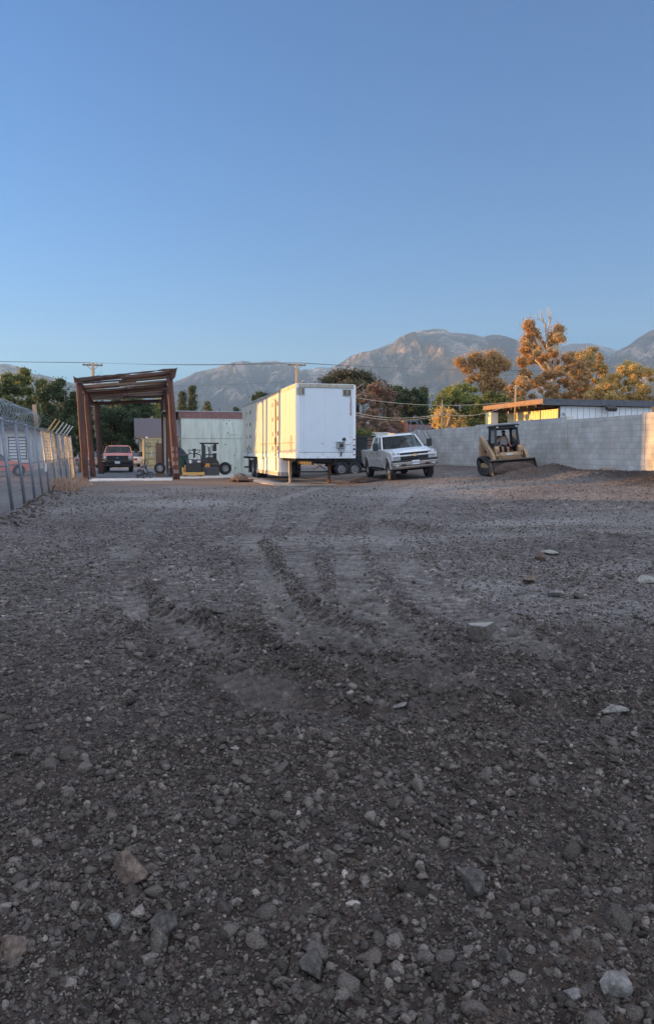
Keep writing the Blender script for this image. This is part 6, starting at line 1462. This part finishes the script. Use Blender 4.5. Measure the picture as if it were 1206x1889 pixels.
# ================================================================== YARD MACHINES BY THE GREEN BUILDING
ax, ay = PX(357, Y=43.4); PJ = thing('pallet_truck', 'yellow and black rider pallet truck with a steering tiller on the apron', 'pallet truck', (ax, ay, .06), -YAW*.35)
part('deck', 'fork_yellow', PJ, [(-.62, .64, -.5, .1, .06, .24)], .02); part('side_block', 'fork_yellow', PJ, [(-.64, -.52, -.40, .25, .24, .52), (-.48, -.42, -.40, .25, .24, .66)], .015)
m = MB(); m.prism([(-.40, .24), (.45, .24), (.46, .72), (.40, .80), (-.38, .80), (-.40, .7)], -.40, .35, 'y'); m.build('power_unit', 'fork_black', PJ, .03)
part('control_panel', 'fork_grey', PJ, [(-.40, .46, -.42, -.10, .74, .98)], .03); part('label_plate', 'sticker', PJ, [(-.22, -.08, -.428, -.42, .76, .94), (.24, .42, -.428, -.42, .80, .9)])
m = MB()
for s in (-1, 1): m.tube([(s*.46, -.2, .24), (s*.47, -.2, 1.0), (s*.42, -.15, 1.22), (s*.12, .0, 1.32)], .03, 8)
m.build('guard_rail', 'fork_black', PJ, smooth=True)
m = MB(); m.tube([(.06, .0, .9), (.08, -.05, 1.5)], .06, 10); m.build('tiller', 'fork_black', PJ)
m = MB(); m.tube([(-.24, -.1, 1.50), (-.22, -.1, 1.38), (.0, -.1, 1.30), (.12, -.1, 1.30), (.36, -.1, 1.38), (.40, -.1, 1.50)], .02, 6); m.box((.08, -.08, 1.52), (.2, .14, .12)); m.tube([(-.26, -.1, 1.5), (.42, -.1, 1.5)], .025, 6); m.build('handle', 'fork_black', PJ)
MB().box((.1, -.38, 1.02), (.13, .03, .1)).build('key_switch', 'sticker', PJ)
for s in (-.34, .34): MB().bb(s-.09, s+.09, .1, 1.5, .05, .14).build('fork', 'fork_grey', PJ)
for s in (-.45, .45): MB().lathe([(0, -.04), (.09, -.04), (.09, .04), (0, .04)], (s, -.2, .09), 'x', 14).build('wheel', 'tyre', PJ)
ax, ay = PX(387, Y=44.5); FK = thing('stacker_truck', 'black stand-on stacker truck with a tall mast against the green wall', 'forklift', (ax, ay, .06), -YAW*.3)
m = MB()
for s in (-1, 1): m.bb(s*.36-.09, s*.36+.07, .1, .26, .1, 1.88); m.bb(s*.24-.04, s*.24+.03, .12, .24, .1, 1.8)
m.bb(-.56, .56, .06, .24, 1.86, 1.95); m.bb(-.45, .45, .12, .24, 1.2, 1.26); m.build('mast', 'fork_black', FK, .01)
m = MB(); m.tube([(0, .1, .4), (0, .1, 1.7)], .04, 8); m.tube([(-.1, .05, 1.75), (-.05, .02, 1.4), (.06, .02, 1.0), (.0, 0, .8)], .018, 6); m.tube([(.12, .05, 1.75), (.08, .02, 1.3), (.16, .0, .8)], .018, 6); m.build('hydraulic_hose', 'fork_grey', FK)
MB().box((-.12, .02, 1.38), (.16, .04, .14)).build('tag_plate', 'sticker', FK); MB().box((.3, .04, 1.38), (.26, .04, .12)).build('tag_plate', 'sticker', FK)
m = MB(); pr = [(-.52, .06), (.54, .06), (.56, .5), (.58, .72), (.42, .98), (.18, 1.08), (-.1, 1.1), (-.36, .96), (-.55, .74), (-.56, .5)]; m.prism(pr, -.25, .1, 'y'); m.build('body', 'fork_black', FK, .05)
m = MB(); m.prism([(-.50, .04), (.56, .04), (.56, .44), (.48, .5), (-.42, .5), (-.52, .42)], -.52, -.24, 'y'); m.build('counterweight', 'fork_grey', FK, .06, seg=3)
m = MB(); m.lathe([(.16, -.04), (.30, -.04), (.34, 0), (.30, .04), (.16, .04)], (-.42, -.24, .62), 'y', 20); m.build('drive_guard', 'fork_grey', FK)
part('battery_cap', 'fork_orange', FK, [(-.30, .02, -.42, -.26, .50, .60), (-.24, .0, -.40, -.27, .60, .72)], .015); part('step_strip', 'hub_metal', FK, [(.12, .46, -.27, -.255, .68, .70)])
MB().box((-.14, -.3, .95), (.05, .05, .3), (0, .2, 0)).build('tiller', 'fork_grey', FK)
ax, ay = PX(416, Y=45.6); TY = thing('loose_tyre', 'big worn tyre leaning against the pale green wall', 'tyre', (ax, ay, .06), 0)
m = MB(); r, w = .39, .24; m.lathe([(r*.56, -w*.40), (r*.8, -w*.5), (r*.95, -w*.47), (r, -w*.36), (r, w*.36), (r*.95, w*.47), (r*.8, w*.5), (r*.56, w*.42), (r*.56, -w*.40)], (0, 0, r), 'y', 34); o = m.build('tread_ring', 'tyre', TY); o.rotation_euler = (-.16, 0, .15)
m = MB(); m.lathe([(0, .0), (r*.2, .02), (r*.5, .0), (r*.57, -.06), (r*.57, .08), (0, .08)], (0, 0, r), 'y', 24); o = m.build('rim', 'hub_metal', TY); o.rotation_euler = (-.16, 0, .15)
ax, ay = PX(295.7, Y=44.3); SP = thing('wheel_on_jack', 'black wheel with a grey steel centre standing by the right gateway posts', 'wheel', (ax, ay, .06), .1)
m = MB(); r, w = .33, .2; m.lathe([(r*.62, -w*.40), (r*.8, -w*.5), (r*.95, -w*.47), (r, -w*.36), (r, w*.36), (r*.95, w*.47), (r*.8, w*.5), (r*.62, w*.42), (r*.62, -w*.40)], (0, 0, r+.12), 'y', 34); m.build('tyre', 'tyre', SP)
m = MB(); m.lathe([(0, -.06), (r*.12, -.06), (r*.3, -.03), (r*.45, -.05), (r*.63, -.02), (r*.63, .08), (0, .08)], (0, 0, r+.12), 'y', 24); m.build('rim', 'hub_metal', SP); MB().bb(-.28, .28, -.12, .12, 0, .14).build('chock', 'board_brown', SP, .01)
JK = thing('jack_stand', 'grey steel jack stand beside the wheel, next to the right gateway post', 'jack stand', (ax+.52, ay-.1, .06), 0)
m = MB(); m.tube([(0, 0, .1), (0, 0, 1.05)], .035, 8)
for a in range(3): g_ = a*2.1+.5; m.tube([(0, 0, .22), (.2*math.cos(g_), .2*math.sin(g_), .0)], .02, 6)
m.build('stand', 'galv', JK); MB().box((0, -.03, .9), (.08, .05, .06)).build('clamp', 'sticker', JK); MB().box((.02, -.03, .52), (.08, .05, .06)).build('clamp', 'sticker', JK)
ax, ay = PX(266.5, Y=41.0); GC = thing('push_cart', 'small black folding push cart with three wheels on the concrete slab', 'cart', (ax, ay, .06), .1)
m = MB(); m.tube([(-.30, 0, .12), (.25, .0, .30), (.0, .0, .62), (.05, 0, .95)], .035, 6); m.tube([(-.1, 0, .95), (.05, 0, 1.0), (.2, 0, .9), (.17, 0, .75)], .022, 6); m.tube([(.0, 0, .62), (-.35, 0, .42)], .02, 6); m.tube([(.25, .1, .2), (.1, 0, .6)], .02, 6); m.tube([(.25, -.15, .2), (-.1, 0, .3)], .02, 6); m.build('frame', 'fork_black', GC)
for x, y, r in ((-.05, -.12, .17), (.30, -.12, .17), (-.34, 0, .11)):
    q = MB(); q.lathe([(r*.75, -.02), (r, -.025), (r, .025), (r*.75, .02), (r*.75, -.02)], (x, y, r), 'y', 20)
    for k in range(4): a = k*math.pi/4; q.box((x, y, r), (r*1.6, .012, .02), (0, a, 0))
    q.build('wheel', 'tyre', GC)
part('tray', 'fork_black', GC, [(-.36, .0, -.12, .1, .34, .46)], .02); part('seat_pad', 'fork_grey', GC, [(-.06, .16, -.1, .1, .55, .72)], .03)

# dirt heaps and blocks by the trailer's rear wheels
def heap(name, x, y, rx, ry, h, mat, lab, cat, seed):
    v, f = ico(4); v = v.copy(); k = 1+.55*fbm(v[:, 0]*3+seed, v[:, 1]*3+v[:, 2], 4, seed); v = v*k[:, None]*np.array([rx, ry, h]); v[:, 2] = np.maximum(v[:, 2], -.03)
    o = mesh_np(name, v, f, mat, smooth=True); o.location = (x, y, gz(x, y)+.01); return tag(o, lab, cat)
heap('dirt_heap', 5.3, 36.4, .55, .8, .20, 'dirt_pile', 'low reddish dirt heap left of the white trailer by its rear wheels', 'dirt heap', 3)
heap('dirt_heap', 10.1, 31.2, .8, .5, .16, 'dirt_pile', 'small dirt heap in front of the white pickup by the trailer leg', 'dirt heap', 6)
for i, (px, Y, w, lab) in enumerate(((437, 41.5, .32, 'grey rubble block lying by the rear wheels of the white trailer, nearest us'), (444, 43.4, .3, 'broken block leaning at the green wall corner behind the trailer wheels'))):
    ax, ay = PX(px, Y=Y); m = MB(); m.box((0, 0, .1), (w, .25, .2), (.2, .3, .4)); m.box((.2, .1, .07), (.22, .2, .14), (.4, .1, 1.0)); o = m.build('rubble_block', 'concrete_old', bevel=.02); o.location = (ax, ay, .03); tag(o, lab, 'rubble')

# ================================================================== POLES AND WIRES
poles = []
for px, Y, lab, tf in ((177, 81.2, 'tall utility pole with a crossarm and grey transformer rising behind the gateway roof', True), (548, 79.3, 'tall utility pole with a crossarm rising behind the white trailer', False)):
    X, _ = PX(px, Y=Y); d = Y*CY+X*SY; ht = 1.5+(832-672)*d/FPX
    P = thing('utility_pole', lab, 'utility pole', (X, Y, 0)); poles.append((X, Y, ht))
    m = MB(); m.tube([(0, 0, -.2), (0, 0, ht)], [.20, .15], 12); m.build('pole', 'pole_wood', P, smooth=True)
    m = MB(); m.bb(-1.0, 1.0, -.07, .07, ht-.28, ht-.13); m.tube([(-.6, 0, ht-.25), (0, -.1, ht-.8)], .03, 6); m.tube([(.6, 0, ht-.25), (0, -.1, ht-.8)], .03, 6); m.build('crossarm', 'bark', P)
    for x in (-.9, -.35, .35, .9): MB().lathe([(0, ht-.13), (.05, ht-.13), (.06, ht-.04), (.03, ht+.02), (0, ht+.03)], (x, 0, 0), 'z', 10).build('insulator', 'rail_metal', P)
    if tf:
        m = MB(); m.lathe([(0, ht-2.2), (.22, ht-2.2), (.24, ht-2.1), (.24, ht-1.35), (.18, ht-1.25), (0, ht-1.22)], (.55, -.1, 0), 'z', 16); m.tube([(.6, -.1, ht-1.25), (.75, -.1, ht-.9), (.9, 0, ht-.2)], .015, 5); m.build('transformer', 'galv', P)
        for k in range(4): MB().box((.17, -.12, ht-.9-k*.45), (.16, .12, .1)).build('bracket', 'rail_metal', P)
    else:
        MB().box((.45, -.1, ht-2.1), (.6, .1, .1)).build('bracket', 'rail_metal', P); m = MB(); m.ell((.7, -.15, ht-2.0), (.16, .16, .2)); m.build('lamp_head', 'rail_metal', P)
        m = MB(); m.tube([(0, -.2, .0), (0, -.19, ht-2.3)], .03, 6); m.build('conduit', 'rail_metal', P)
m = MB()
ext = [(-50, 82.5, 10.6)]+poles+[(46, 78, 10.8), (90, 75.5, 11.2)]
for a, b in zip(ext[:-1], ext[1:]):
    for off in (-.9, -.35, .35, .9):
        pts = []
        for i in range(15):
            t = i/14; pts.append((a[0]+(b[0]-a[0])*t+off, a[1]+(b[1]-a[1])*t, a[2]+(b[2]-a[2])*t+.04-.22*4*t*(1-t)))
        m.tube(pts, .010, 4)
o = m.build('power_line', 'wire_dark'); tag(o, 'four dark power lines strung across the sky between the utility poles', 'power line')
m = MB()
p2 = poles[1]
for z0_, e in ((p2[2]-2.0, (-40, 83, 8.4)), (p2[2]-2.0, (60, 78, 7.0))):
    m.tube([(p2[0]+(e[0]-p2[0])*t, p2[1]+(e[1]-p2[1])*t, z0_+(e[2]-z0_)*t-.8*4*t*(1-t)) for t in np.linspace(0, 1, 14)], .011, 4)
o = m.build('phone_line', 'wire_dark'); tag(o, 'single lower cable strung below the power lines past both utility poles', 'cable')
m = MB()
for (pa, pb) in (((652, 733, 50), (940, 742, 46)), ((652, 760, 50), (815, 763, 47)), ((652, 764.5, 50), (815, 766, 47)), ((815, 763, 47), (935, 748, 45))):
    A_, B_2 = Wp(*pa), Wp(*pb); m.tube([A_.lerp(B_2, t)-Vector((0, 0, .35*4*t*(1-t))) for t in np.linspace(0, 1, 10)], .018, 4)
o = m.build('service_cable', 'wire_pale'); tag(o, 'pale sunlit service cables running to the low building on the right', 'cable')
p = Wp(950, 745, 47); SPo = thing('thin_pole', 'short bare wooden pole sticking up left of the low building roof', 'pole', (p.x, p.y, .8)); m = MB(); m.tube([(0, 0, 0), (0, 0, Wp(950, 710, 47).z-.8)], .06, 8); m.build('shaft', 'pole_wood', SPo, smooth=True); MB().box((0, 0, Wp(950, 716, 47).z-.8), (.3, .06, .06)).build('bracket', 'rail_metal', SPo)
p = Wp(815, 745, 47); SPo = thing('thin_pole', 'slim pole carrying cables in front of the green and yellow tree', 'pole', (p.x, p.y, .5)); m = MB(); m.tube([(0, 0, 0), (0, 0, Wp(815, 738, 47).z-.5)], .03, 8); m.build('shaft', 'pole_wood', SPo, smooth=True); MB().box((0, 0, Wp(815, 763, 47).z-.5), (.3, .06, .06)).build('bracket', 'rail_metal', SPo)
